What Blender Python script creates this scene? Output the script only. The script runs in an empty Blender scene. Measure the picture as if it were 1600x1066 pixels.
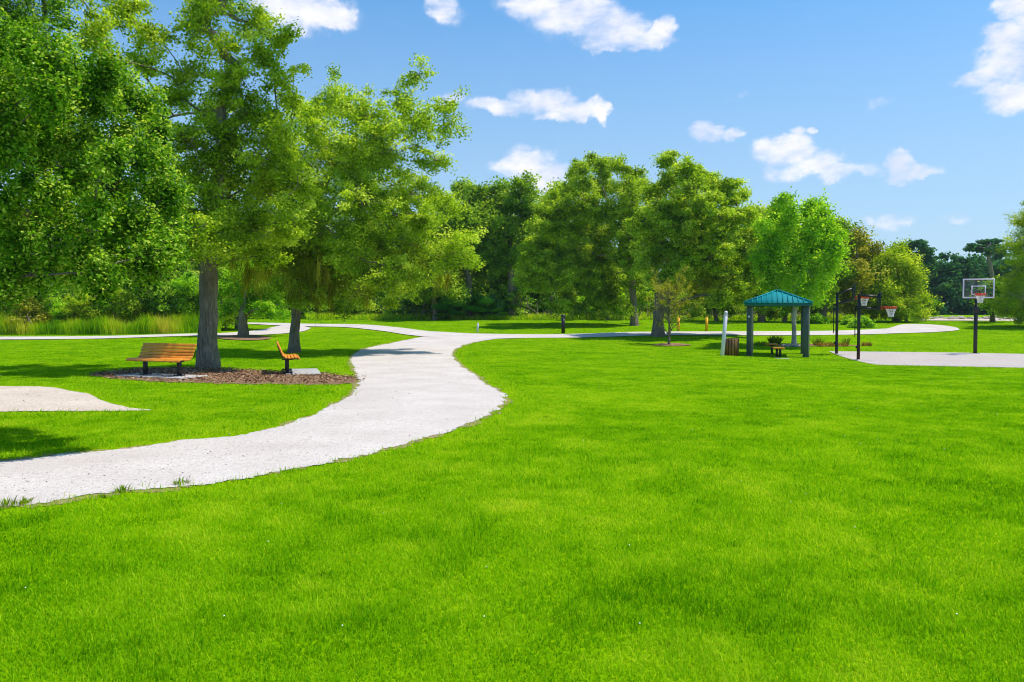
import bpy, math, random
import numpy as np
from mathutils import Vector, Matrix
rng = np.random.default_rng(7)
random.seed(7)
D = bpy.data
scene = bpy.context.scene
col = scene.collection
R = math.radians

# ------------------------------------------------------------------ camera
F = 1250.0            # focal length in pixels of a 1600 px wide frame
CAMH = 1.75
PITCH = math.atan(43 / F)
cam_d = D.cameras.new('camera')
cam_d.sensor_width = 36
cam_d.lens = 36 * F / 1600
cam_d.clip_start = 0.1
cam_d.clip_end = 9000
cam = D.objects.new('camera', cam_d)
col.objects.link(cam)
cam.location = (0, 0, CAMH)
cam.rotation_euler = (R(90) - PITCH, 0, 0)
scene.camera = cam

# ------------------------------------------------------------------ render, exposure
scene.render.engine = 'CYCLES'
cy = scene.cycles
cy.max_bounces = 8
cy.diffuse_bounces = 5
cy.glossy_bounces = 2
cy.transmission_bounces = 4
cy.transparent_max_bounces = 8
cy.filter_width = 1.05
cy.caustics_reflective = False
cy.caustics_refractive = False
scene.view_settings.view_transform = 'Standard'
scene.view_settings.look = 'None'
scene.view_settings.gamma = 1
scene.view_settings.exposure = 0.12

# ------------------------------------------------------------------ sun
SUN_EL = 64
SUN_AZ = 80          # compass style: 0 = +Y, 90 = +X
sd = D.lights.new('sun', 'SUN')
sd.energy = 4.6
sd.angle = R(0.55)
sd.color = (1.0, 0.955, 0.86)
so = D.objects.new('sun', sd)
col.objects.link(so)
sdir = Vector((math.sin(R(SUN_AZ)) * math.cos(R(SUN_EL)), math.cos(R(SUN_AZ)) * math.cos(R(SUN_EL)), math.sin(R(SUN_EL))))
so.rotation_euler = (-sdir).to_track_quat('-Z', 'Y').to_euler()
so.location = (0, 40, 90)

# ------------------------------------------------------------------ world: sky and clouds in it
w = D.worlds.new('World')
scene.world = w
w.use_nodes = True
nt = w.node_tree
nt.nodes.clear()


def N(nt, t, **k):
    n = nt.nodes.new(t)
    for a, b in k.items():
        setattr(n, a, b)
    return n


def M_(nt, op, a, b=None, c=None, clamp=False):
    n = nt.nodes.new('ShaderNodeMath')
    n.operation = op
    n.use_clamp = clamp
    for i, v in enumerate((a, b, c)):
        if v is None:
            continue
        if isinstance(v, (int, float)):
            n.inputs[i].default_value = v
        else:
            nt.links.new(v, n.inputs[i])
    return n.outputs[0]


def VM(nt, op, a, b=None):
    n = nt.nodes.new('ShaderNodeVectorMath')
    n.operation = op
    for i, v in enumerate((a, b)):
        if v is None:
            continue
        if isinstance(v, (tuple, list)):
            n.inputs[i].default_value = v
        else:
            nt.links.new(v, n.inputs[i])
    return n.outputs[0]


def MIX(nt, f, a, b):
    n = nt.nodes.new('ShaderNodeMix')
    n.data_type = 'RGBA'
    for s, v in ((n.inputs[0], f), (n.inputs[6], a), (n.inputs[7], b)):
        if isinstance(v, (int, float)):
            s.default_value = v
        elif isinstance(v, (tuple, list)):
            s.default_value = (v[0], v[1], v[2], 1)
        else:
            nt.links.new(v, s)
    return n.outputs[2]


def pxdir(px, py):
    cx, cyy = (px - 800) / F, (533 - py) / F
    cp, sp = math.cos(PITCH), math.sin(PITCH)
    v = Vector((cx, cp + cyy * sp, -sp + cyy * cp))
    return v


sky = N(nt, 'ShaderNodeTexSky')
sky.sky_type = 'NISHITA'
sky.sun_disc = False
sky.sun_elevation = R(SUN_EL)
sky.sun_rotation = R(SUN_AZ)
sky.air_density = 1.0
sky.dust_density = 0.6
sky.ozone_density = 2.0
tc = N(nt, 'ShaderNodeTexCoord')
sep = N(nt, 'ShaderNodeSeparateXYZ')
nt.links.new(tc.outputs['Generated'], sep.inputs[0])
az = M_(nt, 'ARCTAN2', sep.outputs[0], sep.outputs[1])
el = M_(nt, 'ARCSINE', sep.outputs[2])
# sky tone: a bit more saturated than the model, brighter
tint = MIX(nt, 1.0, (1, 1, 1), (1, 1, 1))
mul = nt.nodes.new('ShaderNodeMix'); mul.data_type = 'RGBA'; mul.blend_type = 'MULTIPLY'
mul.inputs[0].default_value = 1
nt.links.new(sky.outputs[0], mul.inputs[6])
_tr = N(nt, 'ShaderNodeMapRange'); _tr.inputs[1].default_value = .02; _tr.inputs[2].default_value = .36
nt.links.new(el, _tr.inputs[0])
nt.links.new(MIX(nt, _tr.outputs[0], (.76, .93, 1.04), (.58, 1.16, 1.46)), mul.inputs[7])
noi = N(nt, 'ShaderNodeTexNoise')
noi.inputs['Scale'].default_value = 16
noi.inputs['Detail'].default_value = 8
noi.inputs['Roughness'].default_value = 0.58
mp = N(nt, 'ShaderNodeMapping')
mp.inputs['Scale'].default_value = (1, 1, 1.9)
nt.links.new(tc.outputs['Generated'], mp.inputs[0])
nt.links.new(mp.outputs[0], noi.inputs['Vector'])
noi2 = N(nt, 'ShaderNodeTexNoise')
noi2.inputs['Scale'].default_value = 55
noi2.inputs['Detail'].default_value = 5
nt.links.new(mp.outputs[0], noi2.inputs['Vector'])
# x, y, rx, ry (photo pixels turned to sky angles), strength
CL = [(470, 15, 75, 34, 1), (520, 30, 38, 20, 1), (430, 5, 40, 28, 1), (690, 12, 26, 26, .9), (712, 30, 16, 14, .5),
      (840, 5, 62, 24, 1), (900, 25, 70, 32, 1), (955, 48, 62, 32, 1), (1010, 62, 45, 14, .9), (1042, 44, 24, 17, 1), (950, 80, 30, 8, .7),
      (770, 165, 42, 13, .9), (850, 160, 56, 20, 1), (900, 172, 46, 15, 1), (938, 172, 14, 18, .9), (865, 184, 30, 8, .8), (700, 152, 26, 12, .7),
      (825, 262, 44, 28, 1), (860, 278, 56, 22, 1), (790, 262, 30, 14, .8),
      (1105, 200, 34, 18, 1), (1148, 208, 32, 10, .9), (1245, 207, 14, 12, .9), (1270, 204, 14, 8, .9),
      (1210, 240, 34, 22, .85), (1240, 232, 34, 22, .9), (1275, 256, 44, 20, .85), (1305, 272, 36, 16, .85), (1230, 268, 50, 16, .7),
      (1400, 258, 26, 20, 1), (1420, 272, 44, 13, .95), (1350, 268, 36, 12, .6), (1372, 160, 26, 9, .42), (1155, 150, 20, 7, .35),
      (1390, 346, 34, 15, .62), (1495, 342, 26, 9, .5), (1570, 60, 40, 26, 1), (1590, 10, 38, 22, 1), (1585, 95, 55, 34, 1),
      (1545, 118, 44, 20, .9), (1590, 150, 60, 26, 1), (1560, 140, 40, 16, .9), (1640, 60, 60, 100, 1)]
acc = None
wn = N(nt, 'ShaderNodeTexNoise'); wn.inputs['Scale'].default_value = 24; wn.inputs['Detail'].default_value = 6; wn.inputs['Roughness'].default_value = .6
nt.links.new(tc.outputs['Generated'], wn.inputs['Vector'])
ws = N(nt, 'ShaderNodeSeparateColor'); nt.links.new(wn.outputs['Color'], ws.inputs[0])
az2 = M_(nt, 'ADD', az, M_(nt, 'MULTIPLY', M_(nt, 'SUBTRACT', ws.outputs[0], .5), .055))
el2 = M_(nt, 'ADD', el, M_(nt, 'MULTIPLY', M_(nt, 'SUBTRACT', ws.outputs[1], .5), .040))
for (px, py, rx, ry, st) in CL:
    v = pxdir(px, py).normalized()
    a0 = math.atan2(v.x, v.y); e0 = math.asin(v.z)
    k = 1 / F / (1 + ((px - 800) / F) ** 2) ** 0.75
    da = M_(nt, 'MULTIPLY', M_(nt, 'SUBTRACT', az2, a0), 1 / (rx * k * 1.3))
    de = M_(nt, 'MULTIPLY', M_(nt, 'SUBTRACT', el2, e0), 1 / (ry * k * 1.3))
    r2 = M_(nt, 'ADD', M_(nt, 'MULTIPLY', da, da), M_(nt, 'MULTIPLY', de, de))
    m = M_(nt, 'MULTIPLY', M_(nt, 'SUBTRACT', 1.0, r2, clamp=True), st)
    acc = m if acc is None else M_(nt, 'SMOOTH_MAX', acc, m, 0.12)
nz = M_(nt, 'MULTIPLY', M_(nt, 'SUBTRACT', noi.outputs[0], 0.5), 1.7)
nz2 = M_(nt, 'MULTIPLY', M_(nt, 'SUBTRACT', noi2.outputs[0], 0.5), 0.8)
body = M_(nt, 'ADD', M_(nt, 'ADD', acc, nz), nz2)
gate = M_(nt, 'MULTIPLY', acc, 1.8, clamp=True)
mr = N(nt, 'ShaderNodeMapRange')
mr.interpolation_type = 'SMOOTHSTEP'
mr.inputs[1].default_value = 0.0
mr.inputs[2].default_value = 1.12
nt.links.new(M_(nt, 'MULTIPLY', body, gate), mr.inputs[0])
mask = M_(nt, 'MULTIPLY', mr.outputs[0], 0.95)
# faint high veil towards the horizon
veil = N(nt, 'ShaderNodeMapRange')
veil.inputs[1].default_value = 0.42
veil.inputs[2].default_value = 0.0
veil.inputs[3].default_value = 0.0
veil.inputs[4].default_value = 0.75
nt.links.new(el, veil.inputs[0])
shade = M_(nt, 'MULTIPLY', M_(nt, 'SUBTRACT', noi.outputs[0], 0.40), 3.2, clamp=True)
ccol = MIX(nt, shade, (6.3, 6.7, 8.2), (8.9, 8.7, 9.1))
bg_sky = N(nt, 'ShaderNodeBackground')
c1 = MIX(nt, veil.outputs[0], mul.outputs[2], (4.3, 5.9, 7.8))
c2 = MIX(nt, mask, c1, ccol)
nt.links.new(c2, bg_sky.inputs[0])
bg_sky.inputs[1].default_value = 0.117
wo = N(nt, 'ShaderNodeOutputWorld')
nt.links.new(bg_sky.outputs[0], wo.inputs[0])

# ------------------------------------------------------------------ terrain
_yk = np.array([-3000, 0, 27, 40, 50, 60, 70, 85, 110, 160, 400, 4000.])
_zk = np.array([0, 0, 0, .15, .45, .90, 1.24, 1.40, 1.47, 1.52, 1.55, 1.55])
_yy = np.linspace(-20, 400, 4201)
_zz = np.interp(_yy, _yk, _zk)
_ker = np.hanning(81); _ker /= _ker.sum()
_zz = np.convolve(np.pad(_zz, 40, mode='edge'), _ker, mode='valid')


def tz(x, y):
    x = np.asarray(x, float); y = np.asarray(y, float)
    z = np.interp(y, _yy, _zz)
    z = z - 0.36 / (1 + np.exp(-(x - 7) / 2.2)) * np.exp(-((y - 37) / 11.0) ** 2) / (1 + np.exp((x - 45) / 5))
    z = z + 0.02 * np.sin(x * .31 + 1) * np.sin(y * .23) * np.clip((y - 5) / 20, 0, 1)
    return z


_ts = np.concatenate([np.arange(1.5, 110, .08), np.arange(110, 400, 1.0)])


def at(px, py):
    """pixel of the photograph -> point on the ground"""
    v = pxdir(px, py)
    x = v.x * _ts; y = v.y * _ts; z = CAMH + v.z * _ts
    g = z - tz(x, y)
    i = np.argmax(g <= 0)
    if g[i] > 0:
        i = len(_ts) - 1
        t = _ts[i]
    else:
        t = _ts[i - 1] + (_ts[i] - _ts[i - 1]) * g[i - 1] / (g[i - 1] - g[i])
    return Vector((v.x * t, v.y * t, float(tz(v.x * t, v.y * t))))


def ray_at(px, py, dist):
    """point on the pixel's line of sight at depth y = dist"""
    v = pxdir(px, py)
    t = dist / v.y
    return np.array([v.x * t, dist, CAMH + v.z * t])


# ------------------------------------------------------------------ helpers: naming
def tag(o, label=None, cat=None, group=None, kind=None):
    if label: o['label'] = label
    if cat: o['category'] = cat
    if group: o['group'] = group
    if kind: o['kind'] = kind
    return o


def empty(name, loc, rz=0, label=None, cat=None, group=None):
    o = D.objects.new(name, None)
    col.objects.link(o)
    o.location = loc
    o.rotation_euler = (0, 0, rz)
    o.empty_display_size = 0.3
    return tag(o, label, cat, group)


def copy_tree(o, parent=None):
    c = o.copy()
    col.objects.link(c)
    c.parent = parent
    for ch in list(o.children):
        copy_tree(ch, c)
    return c


# ------------------------------------------------------------------ helpers: meshes
def np_mesh(name, verts, quads=None, tris=None, attrs=None, smooth=False, mat=None, parent=None, mat2=None, n1=0):
    me = D.meshes.new(name)
    verts = np.asarray(verts, np.float32).reshape(-1, 3)
    nq = 0 if quads is None else len(quads)
    n3 = 0 if tris is None else len(tris)
    parts = []
    if nq: parts.append(np.asarray(quads, np.int32).ravel())
    if n3: parts.append(np.asarray(tris, np.int32).ravel())
    loops = np.concatenate(parts)
    starts = np.concatenate([np.arange(nq) * 4, nq * 4 + np.arange(n3) * 3]).astype(np.int32)
    me.vertices.add(len(verts)); me.vertices.foreach_set('co', verts.ravel())
    me.loops.add(len(loops)); me.loops.foreach_set('vertex_index', loops)
    me.polygons.add(nq + n3); me.polygons.foreach_set('loop_start', starts)
    if smooth:
        me.polygons.foreach_set('use_smooth', np.ones(nq + n3, bool))
    for k, v in (attrs or {}).items():
        a = me.attributes.new(k, 'FLOAT', 'FACE')
        a.data.foreach_set('value', np.asarray(v, np.float32))
    me.update(calc_edges=True)
    if mat: me.materials.append(mat)
    if mat2:
        me.materials.append(mat2)
        mi = np.zeros(nq + n3, np.int32); mi[n1:] = 1
        me.polygons.foreach_set('material_index', mi)
    o = D.objects.new(name, me)
    col.objects.link(o)
    if parent: o.parent = parent
    return o


class MB:
    """collects simple shapes into one mesh"""
    def __init__(s):
        s.v = []; s.q = []; s.t = []; s.n = 0

    def add(s, v, q=(), t=()):
        v = np.asarray(v, float).reshape(-1, 3)
        for f in q: s.q.append([i + s.n for i in f])
        for f in t: s.t.append([i + s.n for i in f])
        s.v.append(v); s.n += len(v)

    def box(s, c, size, rot=None, bev=0.0, taper=1.0):
        x, y, z = [k / 2 for k in size]
        b = min(bev, x * .9, y * .9, z * .9)
        pts = []
        if b <= 0:
            for (sx, sy) in ((-1, -1), (1, -1), (1, 1), (-1, 1)):
                pts.append((sx * x, sy * y, -z))
            for (sx, sy) in ((-1, -1), (1, -1), (1, 1), (-1, 1)):
                pts.append((sx * x * taper, sy * y * taper, z))
            q = [(3, 2, 1, 0), (4, 5, 6, 7), (0, 1, 5, 4), (1, 2, 6, 5), (2, 3, 7, 6), (3, 0, 4, 7)]
            t = []
        else:
            rings = []
            for (zz, ins) in ((-z, b), (-z + b, 0), (z - b, 0), (z, b)):
                k = 1 + (taper - 1) * (zz + z) / (2 * z)
                X, Y = (x - ins) * k, (y - ins) * k
                c_ = b * .6 if ins == 0 else b * .3
                rings.append([(-X + c_, -Y, zz), (X - c_, -Y, zz), (X, -Y + c_, zz), (X, Y - c_, zz), (X - c_, Y, zz), (-X + c_, Y, zz), (-X, Y - c_, zz), (-X, -Y + c_, zz)])
            for r_ in rings: pts += r_
            q = []
            for i in range(3):
                for j in range(8):
                    a = i * 8 + j; bb = i * 8 + (j + 1) % 8
                    q.append((a, bb, bb + 8, a + 8))
            q += [(7, 2, 1, 0), (7, 6, 3, 2), (6, 5, 4, 3), (24, 25, 26, 31), (26, 27, 30, 31), (27, 28, 29, 30)]
            t = []
        P = np.array(pts)
        if rot is not None:
            P = P @ np.array(rot.to_3x3()).T
        s.add(P + np.array(c), q, t)

    def tube(s, pts, rad, n=8, cap=True):
        pts = np.asarray(pts, float)
        rad = np.broadcast_to(np.asarray(rad, float), (len(pts),))
        v, q = tube_np(pts, rad, n)
        base = s.n
        s.add(v, q)
        if cap:
            c0 = pts[0]; c1 = pts[-1]
            s.add([c0, c1])
            L = len(pts)
            for j in range(n):
                s.t.append([base + (j + 1) % n, base + j, base + L * n])
                s.t.append([base + (L - 1) * n + j, base + (L - 1) * n + (j + 1) % n, base + L * n + 1])

    def build(s, name, mat, parent=None, smooth=False, loc=None):
        o = np_mesh(name, np.concatenate(s.v), s.q or None, s.t or None, mat=mat, parent=parent, smooth=smooth)
        if loc is not None: o.location = loc
        return o


def tube_np(pts, rad, n=8):
    L = len(pts)
    d = np.gradient(pts, axis=0)
    d /= np.linalg.norm(d, axis=1)[:, None] + 1e-9
    ref = np.array([0, 0, 1.]) if abs(d[0][2]) < .9 else np.array([1., 0, 0])
    a = np.cross(d, ref); a /= np.linalg.norm(a, axis=1)[:, None] + 1e-9
    b = np.cross(d, a)
    th = np.arange(n) / n * 2 * math.pi
    v = pts[:, None, :] + rad[:, None, None] * (np.cos(th)[None, :, None] * a[:, None, :] + np.sin(th)[None, :, None] * b[:, None, :])
    i = np.arange(L - 1)[:, None] * n; j = np.arange(n)[None, :]; k = (j + 1) % n
    q = np.stack([i + j, i + k, i + n + k, i + n + j], -1).reshape(-1, 4)
    return v.reshape(-1, 3), q


# ------------------------------------------------------------------ materials
def new_mat(name):
    m = D.materials.new(name)
    m.use_nodes = True
    m.node_tree.nodes.clear()
    return m, m.node_tree


def out(nt, sh, disp=None):
    o = N(nt, 'ShaderNodeOutputMaterial')
    nt.links.new(sh, o.inputs[0])


def leaf_mat(name, cols, trans=0.35, gloss=0.08, hue_noise=True):
    """cols: dark, mid, light leaf colours picked per leaf by the mesh attribute v"""
    m, nt = new_mat(name)
    at_ = N(nt, 'ShaderNodeAttribute'); at_.attribute_name = 'v'
    cr = N(nt, 'ShaderNodeValToRGB')
    e = cr.color_ramp.elements
    while len(e) < len(cols): e.new(0.5)
    for i, c in enumerate(cols):
        e[i].position = i / (len(cols) - 1)
        e[i].color = (*c, 1)
    nt.links.new(at_.outputs['Fac'], cr.inputs[0])
    df = N(nt, 'ShaderNodeBsdfDiffuse'); nt.links.new(cr.outputs[0], df.inputs[0])
    tr = N(nt, 'ShaderNodeBsdfTranslucent')
    g = nt.nodes.new('ShaderNodeMix'); g.data_type = 'RGBA'; g.blend_type = 'MULTIPLY'; g.inputs[0].default_value = 1
    nt.links.new(cr.outputs[0], g.inputs[6]); g.inputs[7].default_value = (1.5, 1.35, .6, 1)
    nt.links.new(g.outputs[2], tr.inputs[0])
    mx = N(nt, 'ShaderNodeMixShader'); mx.inputs[0].default_value = trans
    nt.links.new(df.outputs[0], mx.inputs[1]); nt.links.new(tr.outputs[0], mx.inputs[2])
    if gloss > 0:
        gl = N(nt, 'ShaderNodeBsdfGlossy'); gl.inputs['Roughness'].default_value = .5
        gl.inputs[0].default_value = (1, 1, 1, 1)
        fr = N(nt, 'ShaderNodeFresnel'); fr.inputs[0].default_value = 1.4
        f = M_(nt, 'ADD', M_(nt, 'MULTIPLY', fr.outputs[0], .6), gloss * .35)
        f = M_(nt, 'MULTIPLY', f, gloss * 2.2, clamp=True)
        m2 = N(nt, 'ShaderNodeMixShader'); nt.links.new(f, m2.inputs[0])
        nt.links.new(mx.outputs[0], m2.inputs[1]); nt.links.new(gl.outputs[0], m2.inputs[2])
        out(nt, m2.outputs[0])
    else:
        out(nt, mx.outputs[0])
    return m


def noise_mat(name, c1, c2, scale=8, detail=6, rough=.85, bump=.3, bump_scale=None, stretch=(1, 1, 1), c3=None, dist=0.02, spec=.3, metal=0):
    m, nt = new_mat(name)
    tc = N(nt, 'ShaderNodeTexCoord')
    mp = N(nt, 'ShaderNodeMapping'); mp.inputs['Scale'].default_value = stretch
    nt.links.new(tc.outputs['Object'], mp.inputs[0])
    n1 = N(nt, 'ShaderNodeTexNoise'); n1.inputs['Scale'].default_value = scale; n1.inputs['Detail'].default_value = detail
    n1.inputs['Roughness'].default_value = .72
    nt.links.new(mp.outputs[0], n1.inputs['Vector'])
    f = M_(nt, 'MULTIPLY_ADD', n1.outputs[0], 2.4, -.7, clamp=True)
    c = MIX(nt, f, c1, c2)
    if c3:
        n2 = N(nt, 'ShaderNodeTexNoise'); n2.inputs['Scale'].default_value = scale * .23
        nt.links.new(tc.outputs['Object'], n2.inputs['Vector'])
        c = MIX(nt, M_(nt, 'MULTIPLY_ADD', n2.outputs[0], 3, -1.2, clamp=True), c, c3)
    p = N(nt, 'ShaderNodeBsdfPrincipled')
    nt.links.new(c, p.inputs['Base Color'])
    p.inputs['Roughness'].default_value = rough
    p.inputs['Specular IOR Level'].default_value = spec
    p.inputs['Metallic'].default_value = metal
    if bump:
        n3 = N(nt, 'ShaderNodeTexNoise'); n3.inputs['Scale'].default_value = bump_scale or scale * 2; n3.inputs['Detail'].default_value = 5
        nt.links.new(mp.outputs[0], n3.inputs['Vector'])
        b = N(nt, 'ShaderNodeBump'); b.inputs['Strength'].default_value = bump; b.inputs['Distance'].default_value = dist
        nt.links.new(n3.outputs[0], b.inputs['Height'])
        nt.links.new(b.outputs[0], p.inputs['Normal'])
    out(nt, p.outputs[0])
    return m


def ground_mat():
    m, nt = new_mat('lawn')
    tc = N(nt, 'ShaderNodeTexCoord')
    def noise(s, d=4, st=(1, 1, 1)):
        mp = N(nt, 'ShaderNodeMapping'); mp.inputs['Scale'].default_value = st
        nt.links.new(tc.outputs['Object'], mp.inputs[0])
        n = N(nt, 'ShaderNodeTexNoise'); n.inputs['Scale'].default_value = s; n.inputs['Detail'].default_value = d
        nt.links.new(mp.outputs[0], n.inputs['Vector'])
        return n.outputs[0]
    a = M_(nt, 'MULTIPLY_ADD', noise(.35, 5), 2.6, -.8, clamp=True)
    b = M_(nt, 'MULTIPLY_ADD', noise(14, 5), 2.4, -.7, clamp=True)
    c = MIX(nt, a, (.15, .30, .001), (.25, .42, .001))
    c = MIX(nt, M_(nt, 'MULTIPLY', b, .55), c, (.08, .20, .001))
    d = M_(nt, 'MULTIPLY_ADD', noise(.9, 4), 6, -3.9, clamp=True)
    c = MIX(nt, M_(nt, 'MULTIPLY', d, .4), c, (.17, .17, .02))
    p = N(nt, 'ShaderNodeBsdfPrincipled'); nt.links.new(c, p.inputs['Base Color'])
    p.inputs['Roughness'].default_value = 1
    p.inputs['Specular IOR Level'].default_value = 0
    bp = N(nt, 'ShaderNodeBump'); bp.inputs['Strength'].default_value = .7; bp.inputs['Distance'].default_value = .04
    nt.links.new(noise(28, 4), bp.inputs['Height']); nt.links.new(bp.outputs[0], p.inputs['Normal'])
    out(nt, p.outputs[0])
    return m


def gravel_mat(name, base, alt, speck, scale=40):
    m, nt = new_mat(name)
    tc = N(nt, 'ShaderNodeTexCoord')
    def noise(s, d=4, st=(1, 1, 1)):
        n = N(nt, 'ShaderNodeTexNoise'); n.inputs['Scale'].default_value = s; n.inputs['Detail'].default_value = d
        nt.links.new(tc.outputs['Object'], n.inputs['Vector'])
        return n.outputs[0]
    c = MIX(nt, M_(nt, 'MULTIPLY_ADD', noise(.8, 6), 2.6, -.8, clamp=True), base, alt)
    c = MIX(nt, M_(nt, 'MULTIPLY', M_(nt, 'MULTIPLY_ADD', noise(scale, 4), 6, -2.6, clamp=True), .55), c, tuple(k * .66 for k in base))
    c = MIX(nt, M_(nt, 'MULTIPLY', M_(nt, 'MULTIPLY_ADD', noise(scale * .3, 6), 6, -3.1, clamp=True), .4), c, tuple(k * .74 for k in base))
    vo = N(nt, 'ShaderNodeTexVoronoi'); vo.inputs['Scale'].default_value = scale * .35
    nt.links.new(tc.outputs['Object'], vo.inputs['Vector'])
    s = M_(nt, 'MULTIPLY', M_(nt, 'LESS_THAN', vo.outputs['Distance'], .17), M_(nt, 'GREATER_THAN', noise(2.2, 4), .48))
    c = MIX(nt, M_(nt, 'MULTIPLY', s, .8), c, speck)
    p = N(nt, 'ShaderNodeBsdfPrincipled'); nt.links.new(c, p.inputs['Base Color'])
    p.inputs['Roughness'].default_value = .95
    p.inputs['Specular IOR Level'].default_value = .1
    bp = N(nt, 'ShaderNodeBump'); bp.inputs['Strength'].default_value = .6; bp.inputs['Distance'].default_value = .015
    nt.links.new(noise(scale * 1.6, 4), bp.inputs['Height']); nt.links.new(bp.outputs[0], p.inputs['Normal'])
    out(nt, p.outputs[0])
    return m


def wood_mat(name, c1, c2, c3, axis=0):
    m, nt = new_mat(name)
    tc = N(nt, 'ShaderNodeTexCoord')
    st = [28, 28, 28]; st[axis] = 1.2
    mp = N(nt, 'ShaderNodeMapping'); mp.inputs['Scale'].default_value = st
    nt.links.new(tc.outputs['Object'], mp.inputs[0])
    n = N(nt, 'ShaderNodeTexNoise'); n.inputs['Scale'].default_value = 1; n.inputs['Detail'].default_value = 5
    nt.links.new(mp.outputs[0], n.inputs['Vector'])
    c = MIX(nt, M_(nt, 'MULTIPLY_ADD', n.outputs[0], 2.6, -.8, clamp=True), c1, c2)
    n2 = N(nt, 'ShaderNodeTexNoise'); n2.inputs['Scale'].default_value = 4; n2.inputs['Detail'].default_value = 3
    nt.links.new(tc.outputs['Object'], n2.inputs['Vector'])
    c = MIX(nt, M_(nt, 'MULTIPLY_ADD', n2.outputs[0], 3, -1.5, clamp=True), c, c3)
    p = N(nt, 'ShaderNodeBsdfPrincipled'); nt.links.new(c, p.inputs['Base Color'])
    p.inputs['Roughness'].default_value = .5
    bp = N(nt, 'ShaderNodeBump'); bp.inputs['Strength'].default_value = .25; bp.inputs['Distance'].default_value = .004
    nt.links.new(n.outputs[0], bp.inputs['Height']); nt.links.new(bp.outputs[0], p.inputs['Normal'])
    out(nt, p.outputs[0])
    return m


MT = {}
MT['lawn'] = ground_mat()
MT['gravel'] = gravel_mat('shell_gravel', (.585, .50, .45), (.71, .625, .575), (.13, .10, .085), 45)
MT['sand'] = gravel_mat('sand', (.58, .46, .37), (.70, .59, .50), (.20, .16, .08), 30)
MT['concrete_court'] = gravel_mat('court_concrete', (.49, .41, .37), (.55, .47, .43), (.3, .25, .22), 16)
MT['concrete'] = noise_mat('slab_concrete', (.34, .32, .30), (.48, .45, .42), 12, bump=.2)
MT['verge'] = noise_mat('dry_verge_soil', (.24, .17, .07), (.42, .33, .18), 14, 8, rough=1, bump=.8, dist=.03, c3=(.20, .24, .03), spec=0)
MT['mulch'] = noise_mat('mulch', (.14, .08, .05), (.40, .25, .15), 20, 8, rough=1, bump=1, dist=.06, c3=(.45, .27, .15), spec=0)
MT['bark'] = noise_mat('bark', (.06, .045, .03), (.52, .42, .32), 9, 10, rough=.95, bump=1, dist=.12, bump_scale=12, stretch=(2.0, 2.0, .30), c3=(.20, .16, .12), spec=.05)
MT['bark_pale'] = noise_mat('pale_bark', (.20, .18, .16), (.42, .40, .37), 6, 8, rough=.9, bump=.8, dist=.05, stretch=(1.5, 1.5, .5), c3=(.55, .53, .50), spec=.1)
MT['twig'] = noise_mat('pale_twigs', (.22, .18, .12), (.50, .43, .30), 3, 4, bump=0, spec=.1)
MT['dead'] = noise_mat('dead_wood', (.16, .12, .09), (.36, .28, .22), 6, 5, bump=.4, spec=.1)
MT['rock'] = noise_mat('limestone_rock', (.33, .28, .23), (.60, .52, .44), 5, 7, bump=.8, dist=.05, c3=(.5, .4, .3), spec=.1)
MT['bench_wood'] = wood_mat('orange_stained_wood', (.66, .215, .012), (.86, .33, .02), (.40, .13, .02))
MT['slat_wood'] = wood_mat('brown_slat_wood', (.17, .075, .012), (.30, .13, .02), (.14, .07, .02), 2)
MT['black'] = noise_mat('black_paint', (.006, .006, .007), (.014, .014, .015), 12, rough=.42, bump=.05, spec=.5)
MT['rust'] = noise_mat('rusty_paint', (.035, .008, .006), (.09, .02, .015), 14, rough=.6, bump=.1)
MT['white'] = noise_mat('white_vinyl', (.80, .68, .84), (.86, .75, .88), 7, rough=.5, bump=.05, c3=(.80, .70, .84))
MT['yellow'] = noise_mat('yellow_paint', (.90, .42, .005), (.95, .50, .01), 7, rough=.5, bump=.05, c3=(.85, .40, .01))
MT['teal'] = noise_mat('teal_metal_roof', (.004, .19, .21), (.006, .27, .29), 3, rough=.7, bump=.05, spec=.1)
MT['teal_dark'] = noise_mat('teal_fascia', (.004, .11, .13), (.008, .14, .16), 3, rough=.45, bump=.05)
MT['post_green'] = noise_mat('grey_green_post', (.055, .085, .075), (.085, .115, .10), 4, rough=.55, bump=.1)
MT['post_tan'] = noise_mat('tan_post_edge', (.26, .23, .17), (.34, .30, .23), 4, rough=.6, bump=.1)
MT['red'] = noise_mat('orange_red_rim', (.75, .055, .012), (.85, .09, .02), 9, rough=.4, bump=0)
MT['net'] = noise_mat('white_net', (.72, .70, .70), (.8, .78, .78), 9, rough=.9, bump=0)
MT['petal'] = noise_mat('white_petals', (.75, .75, .7), (.8, .8, .75), 9, rough=.9, bump=0)
gm, gnt = new_mat('clear_board')
_tr = N(gnt, 'ShaderNodeBsdfTransparent'); _tr.inputs[0].default_value = (.93, .96, .96, 1)
_gl = N(gnt, 'ShaderNodeBsdfGlossy'); _gl.inputs['Roughness'].default_value = .05
_mx = N(gnt, 'ShaderNodeMixShader'); _mx.inputs[0].default_value = .05
gnt.links.new(_tr.outputs[0], _mx.inputs[1]); gnt.links.new(_gl.outputs[0], _mx.inputs[2]); out(gnt, _mx.outputs[0])
MT['glass'] = gm

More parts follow.
